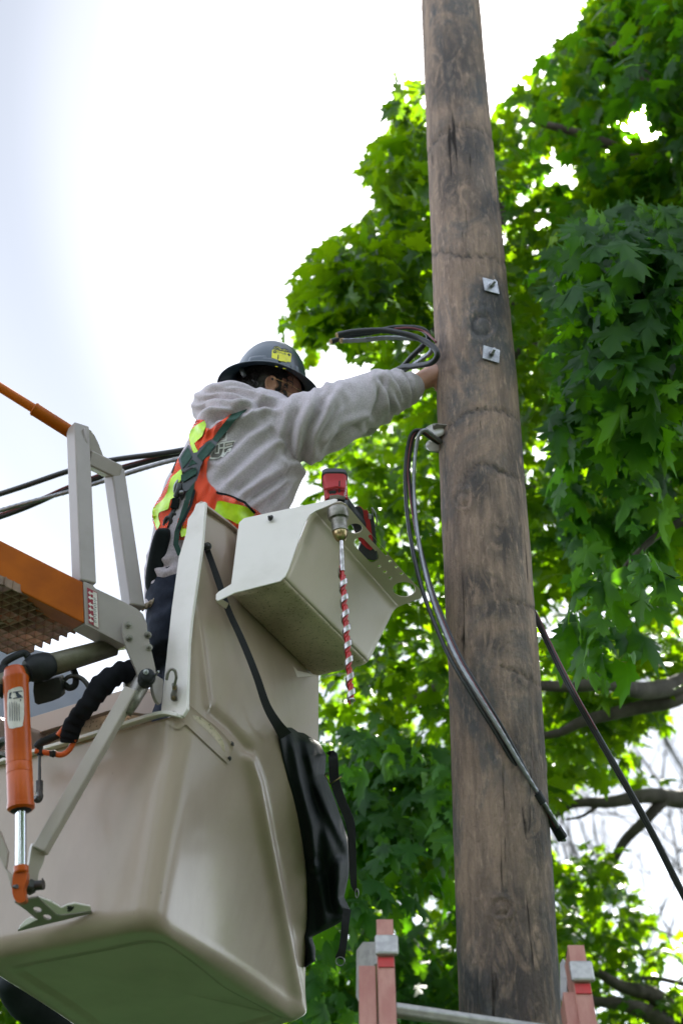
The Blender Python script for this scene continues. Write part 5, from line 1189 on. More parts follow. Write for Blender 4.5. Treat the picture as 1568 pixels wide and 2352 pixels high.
for a, b_ in (((880, 232), (888, 205)), ((888, 205), (912, 194)), ((905, 232), (915, 212)), ((915, 212), (935, 206)), ((920, 196), (970, 244)), ((935, 190), (975, 235)), ((975, 235), (972, 248)), ((985, 245), (1030, 225)), ((1030, 225), (1050, 235)), ((1000, 255), (1045, 232)),
              ((1010, 262), (1020, 240)), ((1030, 262), (1040, 240)), ((1050, 268), (1062, 248)), ((1062, 248), (1080, 262)), ((1080, 262), (1088, 278)), ((940, 240), (915, 236)), ((930, 188), (975, 214)), ((1035, 222), (1085, 252))): seg(a, b_)
q = link('fan_lines', mb.v, mb.f, M['sticker_y']); q.parent = hat
def text_px(s, x, y, size, ang, tree, off, m, parent, skew=0, stretch=1.0, name='lettering', bold=.02):
    cu = bpy.data.curves.new('t', 'FONT'); cu.body = s; cu.size = size; cu.offset = bold; cu.align_x = 'CENTER'; cu.align_y = 'CENTER'; cu.space_character = 1.05
    o = bpy.data.objects.new('t', cu); COL.objects.link(o); dg = bpy.context.evaluated_depsgraph_get(); dg.update(); e = o.evaluated_get(dg).to_mesh()
    vs = [v_.co.copy() for v_ in e.vertices]; fs = [tuple(p.vertices) for p in e.polygons]; o.evaluated_get(dg).to_mesh_clear(); bpy.data.objects.remove(o)
    out = []
    for p in vs:
        X = p.x * stretch + p.y * skew; Y = -p.y; xx = x + X * math.cos(ang) - Y * math.sin(ang); yy = y + X * math.sin(ang) + Y * math.cos(ang)
        h_ = cast(tree, xx, yy); d = (h_ - CAM).dot(cF) if h_ else 4.6; out.append(P(xx, yy, d - off))
    q = link(name, out, fs, m); q.parent = parent; return q
text_px('FIPOE', *ins_(988, 284), 8.2, .20, TB, .0030, M['ink'], s1, stretch=1.0)
q = patch('sticker_emblem', circ(*ins_(890, 267), 4.2, 3.4), TB, .0028, .0004, M['ink'], None, 3); q.parent = s1
q = patch('sticker_emblem', [ins_(X, Y) for X, Y in ((1068, 305), (1092, 290), (1116, 318), (1092, 334))], TB, .0028, .0004, M['ink'], None, 3); q.parent = s1
q = patch('sticker_emblem', circ(*ins_(890, 267), 1.8, 1.4, 8), TB, .0034, .0003, M['sticker_y'], None, 3); q.parent = s1
for X in (912, 1025):
    q = link('brim_clip', *extr([[ins_(X - 20, 470 + (X - 912) * .25), ins_(X + 20, 478 + (X - 912) * .25), ins_(X + 20, 488 + (X - 912) * .25), ins_(X - 20, 482 + (X - 912) * .25)]], lambda x, y: P(x, y, 4.60), cF * .004), M['sticker_y']); q.parent = hat
mb = MB(); mb.add(*tube(catmull([tp(-.10, -.06, .0), tp(-.095, -.07, -.02), tp(-.085, -.07, -.035)], 4), .008, 8)); q = link('hat_suspension', mb.v, mb.f, M['harness_pad'], smooth=True); q.parent = hat

hsv_ = ([v_.co.copy() for v_ in hs.data.vertices], [tuple(q_.vertices) for q_ in hs.data.polygons]); text_px('Milwaukee', 794, 1122, 8.5, -1.50, bvh(*hsv_), .002, M['print_w'], hs, skew=.25, name='brand_lettering', bold=.01)
# ---------- vest (orange mesh, lime tape)
vs_ = thing  # vest is clothing: child of the person
def zc(pts): return [(313.6 + X * .184, 928 + Y * .184) for X, Y in pts]
OM, YM = M['orange_mesh'], M['yellow']
vest = patch('safety_vest', zc([(750, 190), (700, 290), (660, 380), (660, 480), (700, 600), (770, 620), (830, 520), (960, 450), (1200, 140), (1180, 120), (1040, 220), (930, 305), (870, 300), (850, 200)]), HB, .012, .004, OM, man, 4, shp=lambda x, y: .005 * math.sin(x * .35 + y * .1))
def vp(name, pts, off, m, step=4, shp=None, th=.003):
    q = patch(name, pts, HB, off, th, m, None, step, shp=shp)
    if q: q.parent = vest
    return q
vp('vest_panel', smooth2(zc([(525, 675), (470, 790), (430, 885), (385, 985), (330, 1085), (285, 1165), (235, 1245), (205, 1330), (198, 1440), (220, 1520), (248, 1585), (300, 1590), (380, 1545), (420, 1380), (470, 1180), (500, 1020), (560, 930), (570, 800), (550, 700)]), 2), .014, OM, shp=lambda x, y: .006 * math.sin(y * .12 + x * .05))
vp('vest_panel', smooth2(zc([(925, 640), (890, 720), (878, 790), (870, 900), (902, 985), (960, 1040), (1000, 1092), (1020, 1125), (1150, 1150), (1250, 1190), (1350, 1240), (1450, 1300), (1560, 1370), (1570, 1480), (1480, 1600), (1290, 1620), (1100, 1640), (520, 1700), (500, 1560), (520, 1430), (560, 1400), (640, 1270), (700, 1100), (740, 930), (800, 750), (860, 690)]), 2), .014, OM, shp=lambda x, y: .009 * math.sin((x * .10 - y * .05)) + .004 * math.sin(x * .21 + y * .11))
vp('reflective_tape', zc([(680, 320), (760, 255), (850, 208), (872, 260), (845, 330), (820, 400), (720, 490), (740, 540), (772, 590), (760, 625), (720, 625), (690, 560), (672, 500), (655, 400)]), .018, YM)
vp('reflective_tape', smooth2(zc([(562, 812), (566, 930), (525, 990), (500, 1050), (478, 1165), (430, 1185), (412, 1260), (395, 1312), (300, 1345), (275, 1380), (275, 1440), (292, 1500), (262, 1560), (232, 1510), (204, 1400), (212, 1290), (300, 1220), (380, 1100), (430, 930), (500, 860)]), 2), .019, YM, shp=lambda x, y: .006 * math.sin(y * .12 + x * .05))
vp('reflective_tape', smooth2(zc([(1008, 1212), (1090, 1216), (1180, 1240), (1280, 1258), (1380, 1290), (1440, 1335), (1480, 1372), (1400, 1430), (1290, 1502), (1220, 1475), (1150, 1440), (1060, 1420), (960, 1370), (985, 1300)]), 2), .020, YM, shp=lambda x, y: .009 * math.sin((x * .10 - y * .05)))
vp('reflective_tape', zc([(540, 1530), (620, 1500), (640, 1640), (560, 1660)]), .020, YM)
vp('vest_binding', strip2(zc([(1000, 1095), (1015, 1112), (1100, 1128), (1200, 1160), (1350, 1228), (1480, 1365)]), 5.5), .019, M['black_cloth'], 4)
vp('vest_binding', strip2(zc([(1100, 1520), (1180, 1560), (1250, 1640)]), 7), .019, M['black_cloth'], 4)
vp('vest_binding', strip2(zc([(510, 690), (470, 775), (440, 860)]), 2.5), .016, M['black_cloth'], 3)

# ---------- chest/back print on the hoodie
lg = vp
def print_(pts, off, m, nm='print'):
    q = patch(nm, zc(pts), HB, off + .0035, .0006, m, None, 3); 
    if q: q.parent = ho
print_([(1135, 330), (1112, 440), (1060, 450), (1000, 500), (985, 560), (950, 590), (910, 650), (915, 690), (1020, 680), (1050, 655), (1085, 668), (1130, 600), (1170, 595), (1195, 520), (1240, 460), (1210, 455), (1030, 480), (1060, 462), (1125, 455)], .0016, M['print_w'])
print_([(1140, 300), (1110, 425), (1050, 440), (1100, 340)], .0014, M['print_w'])
print_([(1128, 345), (1104, 420), (1062, 432), (1105, 355)], .0022, M['print_k'])
print_([(1105, 488), (1225, 468), (1205, 510), (1102, 535)], .0024, M['print_k']); print_([(1115, 497), (1205, 483), (1193, 503), (1112, 524)], .0030, M['label_w'])
print_([(1040, 498), (1085, 490), (1082, 535), (1038, 540)], .0024, M['print_k'])
print_([(1000, 515), (1022, 510), (1018, 600), (985, 610)], .0024, M['print_k'])
print_([(955, 600), (980, 570), (978, 622), (1030, 618), (1038, 560), (1082, 555), (1060, 640), (1020, 668), (940, 668), (930, 640)], .0024, M['print_k'])
print_([(1098, 560), (1195, 530), (1182, 550), (1130, 572), (1165, 572), (1150, 590), (1125, 592), (1088, 650)], .0024, M['print_k'])

# ---------- harness
hn = patch('fall_harness', zc([(1180, 128), (1380, 60), (1360, 90), (1240, 190), (1150, 310), (1000, 482), (945, 440), (1050, 290)]), HB, .020, .004, M['green_web'], man, 4)
def hpz(name, pts, off, m, th=.003, step=4, z=True, par=None):
    q = patch(name, zc(pts) if z else pts, HB, off, th, m, None, step)
    if q: q.parent = par or hn
    return q
X_ = [(520, 690), (575, 600), (645, 508), (668, 520), (672, 560), (705, 612), (755, 600), (800, 540), (890, 460), (940, 440), (1005, 478), (1000, 510), (920, 610), (830, 715), (800, 780), (785, 850), (750, 950), (700, 1020), (625, 1090), (590, 1085), (560, 1000), (600, 960), (700, 880), (740, 800), (690, 790), (640, 815), (585, 850), (560, 830), (545, 760)]
hpz('back_plate', X_, .026, M['harness_pad'])
hpz('web_strap', [(752, 648), (812, 575), (880, 490), (925, 470), (985, 515), (930, 590), (820, 712)], .030, M['green_web'])
hpz('web_strap', [(550, 680), (590, 610), (640, 540), (665, 580), (688, 655), (640, 730), (578, 800), (565, 750)], .030, M['green_web'])
hpz('web_strap', [(680, 700), (700, 690), (755, 740), (700, 755), (650, 785)], .028, M['green_web'])
hpz('plate_window', [(612, 790), (700, 690), (710, 700), (640, 770)], .0295, M['ink'], .001)
hpz('web_strap', [(555, 885), (640, 830), (740, 790), (755, 830), (745, 870), (650, 930), (590, 970), (560, 965)], .033, M['green_web'])
hpz('web_strap', [(615, 1120), (680, 1030), (735, 965), (720, 1050), (690, 1150), (640, 1235), (610, 1250)], .026, M['green_web'])
hpz('web_strap', strip2([(430, 1150), (418, 1190), (407, 1222), (404, 1250), (414, 1275)], 12, 12), .024, M['green_web'], z=False)
hpz('web_strap', strip2([(447, 1125), (438, 1160), (424, 1190), (410, 1215)], 6, 6), .030, M['black_cloth'], z=False)
mb = MB(); mb.add(*strand([(448, 1084, 4.33), (440, 1096, 4.31), (433, 1108, 4.30), (430, 1118, 4.30), (424, 1130, 4.31)], .0042, 10)); mb.add(*strand([(417, 1098, 4.33), (408, 1105, 4.30), (402, 1116, 4.29), (401, 1128, 4.29), (403, 1138, 4.30), (412, 1141, 4.30), (424, 1130, 4.31)], .0042, 10))
q = link('d_ring', mb.v, mb.f, M['steel'], smooth=True); q.parent = hn
mb = MB(); mb.add(*strand([(413, 1112, 4.28), (410, 1125, 4.27), (404, 1142, 4.27)], .0085, 10)); mb.add(*strand([(424, 1112, 4.29), (420, 1128, 4.28), (421, 1150, 4.28), (418, 1165, 4.28)], .007, 10)); mb.add(*strand([(404, 1168, 4.27), (396, 1180, 4.26), (389, 1195, 4.25), (384, 1212, 4.24)], .008, 10)); mb.add(*strand([(416, 1160, 4.28), (405, 1180, 4.27), (398, 1200, 4.25), (392, 1222, 4.24)], .007, 10))
mb.add(*ringt(386, 1202, 4.245, .018, .005, .6)); mb.add(*ringt(412, 1155, 4.275, .022, .004, .5)); mb.add(*ringt(398, 1195, 4.255, .022, .004, .5))
lk = link('carabiner_chain', mb.v, mb.f, M['harness_pad'], smooth=True); lk.parent = hn
mb = MB(); mb.add(*ell(P(417, 1131, 4.265), (.009, .007, .007))); q = link('rivet', mb.v, mb.f, M['steel'], smooth=True); q.parent = hn
q = pblock('strap_keeper', [(396, 1143), (412, 1145), (409, 1169), (391, 1167)], 4.255, .02, M['black_cloth'], man, .002); q.parent = hn
mb = MB()
for k in range(5): x = 405 - k * 1.0; mb.add(*strand([(x + 3, 1205 + k * 3, 4.235), (x, 1222 + k * 2, 4.23), (x - 2, 1236, 4.235)], .0011, 5))
q = link('loose_threads', mb.v, mb.f, M['label_w']); q.parent = hn
# energy absorber pack, lanyard rope
secs = [(1212, 362, 388), (1222, 357, 393), (1240, 350, 392), (1270, 343, 389), (1310, 336, 386), (1340, 333, 384), (1358, 337, 380), (1368, 350, 368)]
v, f = [], []; n = 20
for (y, l, r) in secs:
    c = P((l + r) / 2, y, 4.22); 
    for k in range(n):
        g = 2 * math.pi * k / n; cg, sg = math.cos(g), math.sin(g); q_ = (abs(cg) ** 3.5 + abs(sg) ** 3.5) ** (-1 / 3.5); v.append(c + cR * ((r - l) / 2 / FPX * 4.22 * cg * q_) + cF * (.030 * sg * q_))
for i in range(len(secs) - 1):
    for k in range(n): f.append((i * n + k, i * n + (k + 1) % n, (i + 1) * n + (k + 1) % n, (i + 1) * n + k))
f += [tuple(range(n)), tuple((len(secs) - 1) * n + k for k in range(n))]
pk = link('energy_absorber_pack', v, f, M['black_cloth'], smooth=True, sub=1); pk.parent = hn
q = link('lanyard_rope', *strand([(389, 1345, 4.17), (378, 1360, 4.16), (360, 1377, 4.15), (340, 1390, 4.15), (325, 1398, 4.16)], .0078, 14, 24, (3, .5, 22)), M['rope'], smooth=True); q.parent = hn
q = link('rope_ferrule', *tube([P(405, 1318, 4.18), P(398, 1330, 4.18), P(388, 1344, 4.17)], [.010, .010, .0085], 16), M['steel'], smooth=True); q.parent = hn
q = link('leg_strap', *ribbon(catmull([P(*z) for z in [(371, 1372, 4.17), (366, 1400, 4.16), (352, 1435, 4.15), (345, 1470, 4.15)]], 5), .026, .004, -cF), M['teal_web'], smooth=True); q.parent = hn
q = link('leg_strap', *ribbon(catmull([P(*z) for z in [(338, 1400, 4.17), (350, 1395, 4.165), (368, 1388, 4.16)]], 5), .020, .004, -cF), M['teal_web'], smooth=True); q.parent = hn

# ================================================================== maples
ML = [(0, -.02), (.10, -.06), (.22, -.16), (.26, -.02), (.44, .02), (.34, .14), (.50, .30), (.33, .31), (.34, .42), (.20, .36), (.17, .46), (.22, .66), (.10, .64), (0, .92)]
ML = [(x * 1.0, y) for x, y in ML]; OUT = ML + [(-x, y) for x, y in ML[-2:0:-1]]
OUTN = np.array(OUT)
def leaf_batch(pos, tip, nrm, size, curl_):
    """arrays (n,3): leaf base, tip direction, face normal"""
    n = len(pos); k = len(OUTN); tip = tip / np.linalg.norm(tip, axis=1)[:, None]; nrm = nrm - tip * (nrm * tip).sum(1)[:, None]; nrm /= np.linalg.norm(nrm, axis=1)[:, None] + 1e-9
    sd_ = np.cross(tip, nrm); pts = np.zeros((n, k + 2, 3)); jit = 1 + .14 * np.random.randn(n, k)
    X = OUTN[:, 0][None] * jit; Y = OUTN[:, 1][None] * (1 + .05 * np.random.randn(n, k)); Z = -np.abs(X) * curl_[:, None] * .5 - (Y - .2) ** 2 * curl_[:, None] * .5 + .02 * np.random.randn(n, k)
    pts[:, 1:k + 1] = pos[:, None] + size[:, None, None] * (X[..., None] * sd_[:, None] + Y[..., None] * tip[:, None] + Z[..., None] * nrm[:, None])
    pts[:, 0] = pos + size[:, None] * (tip * .22 + nrm * .03)
    pts[:, k + 1] = pos - tip * (size * .28)[:, None] + nrm * (size * .05)[:, None]       # petiole end
    tri = [(0, 1 + i, 1 + (i + 1) % k) for i in range(k)]
    base = (np.arange(n) * (k + 2))[:, None, None]; F = (np.array(tri)[None] + base).reshape(-1, 3)
    pet = np.array([[k + 1, 2, k]])[None] + base; F = np.concatenate([F, pet.reshape(-1, 3)])
    return pts.reshape(-1, 3), F
def poly_in(poly, x, y):
    x = np.asarray(x, float); y = np.asarray(y, float); c = np.zeros(x.shape, bool); j = len(poly) - 1
    for i in range(len(poly)):
        xi, yi = poly[i]; xj, yj = poly[j]; t = ((yi > y) != (yj > y)) & (x < (xj - xi) * (y - yi) / (yj - yi + 1e-12) + xi); c ^= t; j = i
    return c
def Pn(x, y, d):
    return np.array(CAM)[None] + d[:, None] * np.array(cF)[None] + np.array(cR)[None] * ((x - CX) / FPX * d)[:, None] + np.array(cU)[None] * ((CY - y) / FPX * d)[:, None]
HOLES = [(1444, 270, 34), (1484, 300, 34), (1436, 318, 22), (1504, 262, 20), (1468, 244, 24), (1530, 300, 14), (1412, 262, 12), (1480, 345, 16), (1510, 215, 12), (1500, 150, 8), (1400, 350, 10), (1290, 385, 34), (1315, 420, 26), (1235, 510, 22), (1270, 360, 20), (1050, 1010, 0), (1265, 985, 26), (1250, 1040, 24), (1255, 1200, 26), (815, 860, 55), (770, 830, 48), (990, 1090, 0), (1300, 1895, 60), (1370, 1880, 50), (1520, 1730, 60), (1440, 1690, 20), (1560, 1620, 40), (1130, 230, 0),
         (1500, 1990, 80), (1550, 2060, 90), (1560, 1880, 60), (1560, 1350, 26), (1530, 1300, 16), (1470, 1560, 24), (1380, 1500, 20), (1400, 1540, 20), (960, 870, 22), (1015, 1870, 10), (700, 1130, 20), (1290, 1960, 26), (1400, 2080, 22), (1345, 2320, 16), (1545, 2230, 40)]
def crown(poly, n, d0, d1, size, parent, m, seedn, per=13, spread=.22, gap=.0, noise_s=1.6, droop=.35, edge=6, face=0.0, inset=(0, 0)):
    rs_ = np.random.RandomState(seedn); xs = [p[0] for p in poly]; ys = [p[1] for p in poly]; P_, T_, Nn, S_2 = [], [], [], []
    need = n; guard = 0
    while need > 0 and guard < 60:
        guard += 1
        k = 4000; x = rs_.uniform(min(xs), max(xs), k); y = rs_.uniform(min(ys), max(ys), k); d = rs_.uniform(d0, d1, k); ok = poly_in(poly, x, y)
        for hx, hy, hr in HOLES:
            if hr: ok &= ~(np.hypot(x - hx, (y - hy)) < hr + rs_.uniform(-6, 14, k))
        x, y, d = x[ok], y[ok], d[ok]; c = Pn(x, y, d)
        keep = np.array([noise.noise(V(tuple(q * noise_s))) + .5 * noise.noise(V(tuple(q * noise_s * 2.7))) > gap for q in c]) if len(c) else np.zeros(0, bool)
        c = c[keep][:need]; need -= len(c); P_.append(c)
    c = np.concatenate(P_); K = len(c)
    # each centre is a twig: leaves spread round it in flat drooping tiers
    q = np.repeat(c, per, axis=0); off = rs_.randn(len(q), 3) * np.array([spread, spread, spread * .55]); pos = q + off
    qx, qy = npx(pos); jr = 26
    ok = np.ones(len(pos), bool)
    for hx, hy, hr in HOLES:
        if hr: ok &= ~(np.hypot(qx - hx, qy - hy) < hr * .86)
    nx_ = np.array([noise.noise(V(tuple(q * 3.1))) + .6 * noise.noise(V(tuple(q * 8))) for q in pos]); ny_ = np.array([noise.noise(V(tuple(q * 3.1 + 17))) + .6 * noise.noise(V(tuple(q * 8 + 5))) for q in pos])
    ok &= poly_in(poly, qx + rs_.uniform(-edge, edge, len(qx)) + 46 * nx_ + inset[0], qy + rs_.uniform(-edge, edge, len(qx)) + 46 * ny_ + inset[1])
    pos = pos[ok]; off = off[ok]; nL = len(pos)
    tip = off * np.array([1, 1, .3]) * 2.0 + rs_.randn(nL, 3) * .22 + np.array([0, 0, -droop])[None]
    nrm = rs_.randn(nL, 3) * .42 + np.array([0, 0, 1.0])[None] + off * 1.2 + np.array([0, -face, 0])[None]
    sz = size * rs_.uniform(.5, 1.25, nL)
    v, F = leaf_batch(pos, tip, nrm, sz, rs_.uniform(.1, 1.3, nL))
    me = bpy.data.meshes.new('crown'); me.vertices.add(len(v)); me.vertices.foreach_set('co', v.ravel()); me.loops.add(F.size); me.loops.foreach_set('vertex_index', F.ravel().astype(np.int32))
    me.polygons.add(len(F)); me.polygons.foreach_set('loop_start', np.arange(0, F.size, 3, dtype=np.int32)); me.polygons.foreach_set('loop_total', np.full(len(F), 3, dtype=np.int32)); me.update(calc_edges=True); me.validate()
    me.materials.append(m); o = bpy.data.objects.new('crown', me); COL.objects.link(o); setp(o, parent); print('leaves', nL); return c
def limb(pts, r, parent, name='branch', m=None, jitter=.02):
    pp_ = catmull([P(*q) for q in pts], 8); pp_ = [p + V((noise.noise(p * 3), noise.noise(p * 3 + V((7, 0, 0))), noise.noise(p * 3 + V((0, 7, 0))))) * jitter for p in pp_]
    return link(name, *tube(pp_, r, 10), m or M['bark'], parent, smooth=True)
def trunk(x, y_, r0, top, parent, m=None):
    pts = [V((x, y_, -.1)), V((x, y_, 1.5)), V((x + .05, y_ + .03, top * .5)), V((x - .03, y_, top))]; v, f = tube(catmull(pts, 8), [r0 * 1.35, r0, r0 * .8, r0 * .35], 22)
    v = [p + (p - V((x, y_, p.z))) * .12 * noise.noise(V((p.x * 4, p.y * 4, p.z * .8))) for p in v]; return link('trunk', v, f, m or M['bark'], parent, smooth=True)
# --- big maple behind the pole
t1 = thing('maple_tree', 'broad sunlit maple filling the view behind the pole and worker', 'tree', (2.9, 7.3, 0), 'maple trees behind the pole')
trunk(2.9, 7.3, .27, 9.5, t1)
left = [(955, 175), (935, 205), (905, 225), (900, 260), (925, 285), (898, 300), (868, 350), (858, 390), (878, 420), (862, 450), (878, 490), (820, 520), (770, 545), (730, 575), (735, 605), (712, 620), (725, 650), (690, 665), (700, 700), (668, 735), (665, 765), (690, 790), (715, 805), (730, 850), (735, 880), (800, 905), (700, 1085), (740, 1100), (760, 1180), (735, 1400), (722, 1700), (700, 2100), (690, 2380), (1420, 2380), (1300, 2300)]
bgp = left[:-2] + [(1330, 2400), (1325, 2080), (1290, 1990), (1280, 1900), (1400, 1700), (1700, 1500), (1700, 300), (1350, 330), (1300, 330), (1140, 300), (1125, 265), (960, 300)]
crown(bgp, 780, 6.4, 11.5, .125, t1, M['leaf'], 11, per=17, spread=.165, gap=.15, noise_s=1.6)
crown([(965, 170), (930, 205), (905, 240), (898, 300), (868, 350), (858, 390), (862, 450), (878, 490), (820, 520), (730, 575), (712, 620), (690, 665), (668, 735), (665, 765), (700, 800), (800, 760), (960, 700), (1000, 300)], 75, 6.3, 8.2, .125, t1, M['leaf'], 15, per=13, spread=.13, gap=-.05, inset=(8, 6), noise_s=1.3, edge=14)
crown([(715, 1700), (850, 1640), (1080, 1750), (1090, 2400), (690, 2400), (700, 2150)], 95, 5.6, 7.2, .14, t1, M['leaf_dark'], 17, per=12, spread=.16, gap=.0, noise_s=1.6, droop=.8, face=.4)
for pts, r in (([(1640, 1560, 7.2), (1568, 1572, 7.0), (1480, 1588, 6.8), (1400, 1572, 6.6), (1310, 1570, 6.5), (1180, 1565, 6.6)], [.06, .045, .03, .022]), ([(1640, 1540, 7.2), (1568, 1602, 7.0), (1450, 1630, 6.9), (1340, 1655, 6.8), (1260, 1690, 6.8), (1100, 1700, 6.9)], [.05, .035, .025, .012]),
               ([(1700, 1080, 7.3), (1480, 1120, 7.1), (1330, 1150, 7), (1180, 1120, 7.0)], [.06, .03, .02]), ([(1700, 700, 7.6), (1450, 760, 7.5), (1300, 735, 7.4), (1160, 700, 7.4)], [.05, .03, .015]), ([(1240, 800, 7.4), (1100, 820, 7.3), (900, 700, 7.4), (780, 640, 7.4)], [.03, .022, .012]),
               ([(1700, 500, 8.0), (1500, 480, 8), (1300, 500, 7.9), (1160, 470, 7.8), (950, 380, 7.8)], [.05, .03, .018, .01]), ([(1100, 1500, 6.9), (950, 1600, 7.2), (850, 1480, 7.3), (760, 1350, 7.3)], [.03, .02, .012]), ([(1200, 2100, 7), (1000, 2050, 7), (850, 1950, 7.2)], [.03, .02, .01])): limb(pts, r, t1)
# --- lower right, thinner maple with dark limbs
t2 = thing('maple_tree', 'thin-leaved maple with dark bare-looking limbs low at the right edge', 'tree', (3.4, 9.0, 0), 'maple trees behind the pole')
trunk(3.4, 9.0, .2, 7.5, t2)
crown([(1290, 1950), (1330, 1900), (1400, 1935), (1440, 1990), (1490, 2020), (1470, 2080), (1530, 2130), (1568, 2140), (1650, 2200), (1650, 2400), (1290, 2400), (1280, 2100)], 90, 7.6, 9.4, .115, t2, M['leaf'], 23, per=11, spread=.16, gap=-.1)
crown([(1240, 1560), (1400, 1500), (1700, 1480), (1700, 1640), (1560, 1660), (1510, 1720), (1500, 1800), (1420, 1830), (1340, 1810), (1280, 1860), (1250, 1800)], 64, 7.2, 9.0, .115, t2, M['leaf'], 27, per=12, spread=.16, gap=-.1)
for pts, r in (([(1700, 1800, 8.4), (1568, 1832, 8.2), (1480, 1826, 8), (1400, 1838, 7.9), (1320, 1845, 7.8), (1275, 1875, 7.8)], [.07, .045, .03, .012]), ([(1530, 1832, 8.1), (1480, 1880, 8), (1430, 1930, 8), (1400, 1985, 8), (1380, 2040, 8)], [.035, .028, .014]),
               ([(1700, 2400, 8), (1568, 2345, 7.8), (1500, 2290, 7.7), (1420, 2262, 7.6), (1345, 2222, 7.6)], [.08, .06, .035, .02]), ([(1600, 2420, 7.8), (1520, 2350, 7.7), (1440, 2308, 7.6), (1350, 2296, 7.6), (1250, 2270, 7.6)], [.07, .05, .03, .02]),
               ([(1568, 2262, 7.8), (1500, 2250, 7.7), (1440, 2250, 7.7)], [.014, .008]), ([(1380, 1842, 7.9), (1340, 1870, 7.9), (1300, 1880, 7.9)], [.012, .006])): limb(pts, r, t2)
# --- upper right crown round the sun
t3 = thing('maple_tree', 'tall shaded maple at the upper right with the sun breaking through it', 'tree', (3.9, 5.4, 0), 'maple trees behind the pole')
trunk(3.9, 5.4, .25, 10.0, t3)
UR = [(1430, -260), (1390, -60), (1372, 0), (1330, 75), (1240, 125), (1250, 160), (1235, 185), (1180, 225), (1145, 245), (1130, 270), (1130, 480), (1230, 540), (1850, 560), (1950, -260)]
crown(UR, 270, 6.2, 9.0, .125, t3, M['leaf_dark'], 31, per=15, spread=.17, gap=.0, noise_s=1.5, edge=8)
crown(UR, 260, 6.6, 10.0, .125, t3, M['leaf'], 33, per=15, spread=.16, gap=.12, noise_s=1.7, edge=8)
crown([(1140, 280), (1360, 300), (1380, 480), (1330, 620), (1230, 700), (1230, 1000), (1300, 1200), (1160, 1200)], 60, 6.4, 8.4, .12, t3, M['leaf'], 37, per=10, spread=.15, gap=.0)
for pts, r in (([(1750, 380, 7.2), (1600, 300, 7.1), (1480, 180, 7.1), (1400, 90, 7.2)], [.06, .04, .02]), ([(1750, 480, 7.2), (1560, 420, 7.0), (1380, 330, 7.0), (1220, 270, 7)], [.05, .03, .015])): limb(pts, r, t3)
# --- near bough, sharp dark leaves down the right side
crown([(1250, 560), (1330, 500), (1450, 480), (1700, 470), (1700, 1230), (1545, 1240), (1530, 1330), (1480, 1400), (1470, 1500), (1350, 1560), (1300, 1480), (1310, 1400), (1270, 1330), (1285, 1230), (1255, 1090), (1270, 950), (1290, 880), (1250, 790), (1300, 720), (1225, 640)], 165, 4.9, 6.2, .16, t3, M['leaf_dark'], 43, per=12, spread=.15, gap=-.22, noise_s=1.2, droop=.95, face=.55, edge=5)
for pts, r in (([(1800, 900, 5.6), (1600, 850, 5.6), (1450, 760, 5.5), (1320, 690, 5.5)], [.03, .02, .008]), ([(1800, 1150, 5.6), (1600, 1180, 5.7), (1450, 1280, 5.6), (1370, 1400, 5.6)], [.03, .015, .006]), ([(1800, 1000, 5.8), (1568, 1010, 5.8), (1420, 1000, 5.7), (1300, 960, 5.7)], [.03, .015, .006])): limb(pts, r, t3)
# --- far tree at lower left under the bucket
t4 = thing('garden_tree', 'leafy garden tree almost hidden by the bucket, glimpsed at the lower left corner', 'tree', (-2.6, 10.5, 0))
trunk(-2.6, 10.5, .18, 5.5, t4)
crown([(-120, 2235), (0, 2225), (60, 2250), (120, 2300), (260, 2390), (-120, 2420)], 60, 9, 11.5, .12, t4, M['leaf'], 51, per=12, spread=.25, gap=-.5)
crown([(-700, 1950), (-150, 1850), (100, 1790), (400, 1720), (690, 1690), (720, 2420), (-700, 2420)], 520, 7, 11, .125, t4, M['leaf'], 57, per=16, spread=.25, gap=-.6)  # hidden crown added behind the bucket to shade the ground
# --- leafless tree far at the lower right
t5 = thing('bare_tree', 'pale leafless tree with fine twigs far behind the maples at lower right', 'tree', (4.4, 14.5, 0))
mb = MB(); rb = random.Random(3)
def grow(p, d, r, L_, dep):
    q = p + d * L_; mid = p.lerp(q, .5) + V((rb.uniform(-1, 1), rb.uniform(-1, 1), rb.uniform(-1, 1))) * L_ * .08; mb.add(*tube([p, mid, q], [r, r * .85, r * .7], 5 if dep > 2 else 7))
    if dep > 6: return
    for k in range(rb.choice((2, 3, 3)) if dep < 6 else 2):
        a = V((rb.uniform(-1, 1), rb.uniform(-1, 1), rb.uniform(-.5, 1))); d2 = (d * .9 + a * .62).normalized(); grow(q, d2, r * .64, L_ * rb.uniform(.68, .86), dep + 1)
grow(V((4.4, 14.5, -.1)), V((0, 0, 1)), .11, 2.5, 0)
link('trunk', mb.v, mb.f, M['twig'], t5, smooth=True)

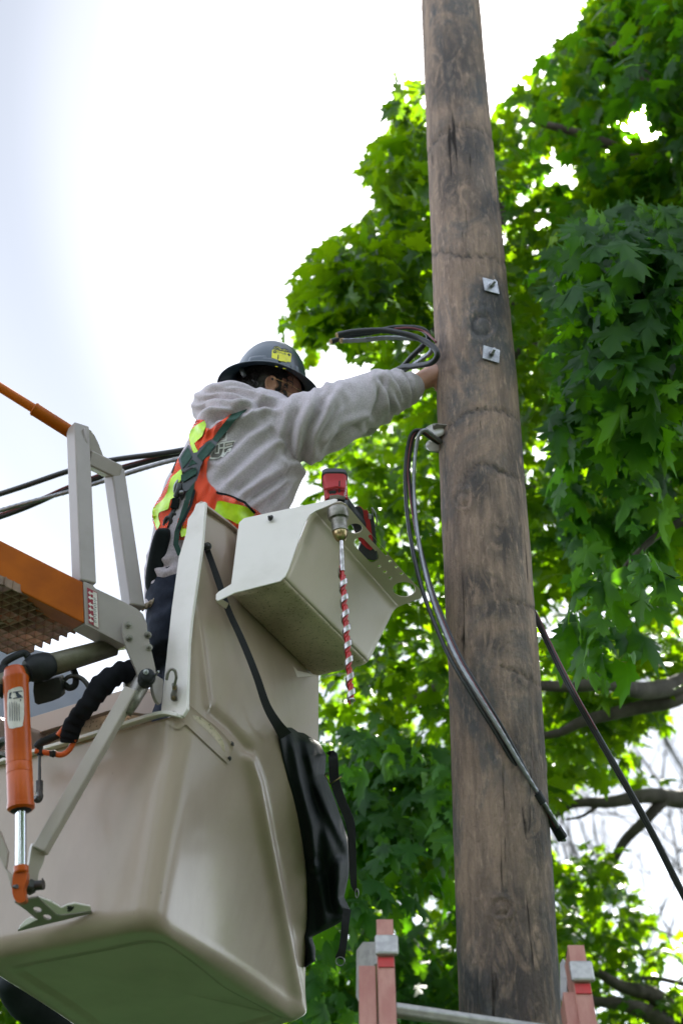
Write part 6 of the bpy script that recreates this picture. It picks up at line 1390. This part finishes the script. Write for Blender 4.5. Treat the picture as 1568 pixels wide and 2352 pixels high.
# --- unseen trees added behind and beside the photographer: they shade the near side of everything
def round_tree(x, y_, h_, r, label, seedn, n=900):
    t = thing('added_shade_tree', label, 'tree', (x, y_, 0), 'unseen shade trees added behind the photographer'); trunk(x, y_, .22, h_, t)
    rs_ = np.random.RandomState(seedn); d = rs_.randn(n, 3); d /= np.linalg.norm(d, axis=1)[:, None]; c = np.array([x, y_, h_]) + d * (r * rs_.uniform(.45, 1, n) ** .6)[:, None] * np.array([1, 1, .8])
    q = np.repeat(c, 9, axis=0); off = rs_.randn(len(q), 3) * .3; pos = q + off; nL = len(pos)
    v, F = leaf_batch(pos, off + rs_.randn(nL, 3) * .2 + np.array([0, 0, -.3]), rs_.randn(nL, 3) * .5 + np.array([0, 0, 1.0]), .26 * rs_.uniform(.7, 1.2, nL), rs_.uniform(.1, .7, nL))
    link('crown', [V(tuple(a)) for a in v], [tuple(int(i) for i in a) for a in F], M['leaf'], t)
round_tree(1.5, -7.0, 6.5, 3.6, 'unseen round leafy tree added for shade straight behind the photographer', 61)
round_tree(7.2, -2.5, 6.0, 3.6, 'unseen round leafy tree added for shade to the right of the photographer', 62)
round_tree(-6.5, -8.5, 6.0, 3.2, 'smaller unseen leafy tree added for shade behind the photographer to the left', 63, 700)

def hedge(x0, x1, y0, y1, h_, label, seedn, n):  # unseen hedges, added to keep low sky light off the bucket
    t = thing('hedge', label, 'hedge', ((x0 + x1) / 2, (y0 + y1) / 2, 0), 'unseen hedges added to block low sky'); rs_ = np.random.RandomState(seedn)
    link('opaque_core', *beam(((x0 + x1) / 2, (y0 + y1) / 2, 0), ((x0 + x1) / 2, (y0 + y1) / 2, h_ * .88), (x1 - x0) * .9, (y1 - y0) * .7, (1, 0, 0)), M['bark'], t)  # solid box inside the leaves so no light passes
    pos = np.stack([rs_.uniform(x0, x1, n), rs_.uniform(y0, y1, n), h_ * rs_.uniform(.02, 1, n) ** .8], 1)
    v, F = leaf_batch(pos, rs_.randn(n, 3) * .6 + np.array([0, 0, -.3]), rs_.randn(n, 3), .55 * rs_.uniform(.6, 1.2, n), rs_.uniform(.1, .9, n))
    link('foliage', [V(tuple(a)) for a in v], [tuple(int(i) for i in a) for a in F], M['leaf'], t)
hedge(-22, 24, 17, 19, 4.6, 'unseen tall hedge, added to block low sky, far behind the bucket and the maples', 71, 5000)
hedge(12, 14, -14, 16.9, 4.2, 'unseen tall hedge, added to block low sky, along the right side of the lawn', 72, 3600)
hedge(-17, -15, -14, 16.9, 4.6, 'unseen tall hedge, added to block low sky, along the left side of the lawn', 73, 3600)
hedge(-22, 24, -16, -14.4, 5.0, 'unseen tall hedge, added to block low sky, beyond the road behind the photographer', 74, 4600)
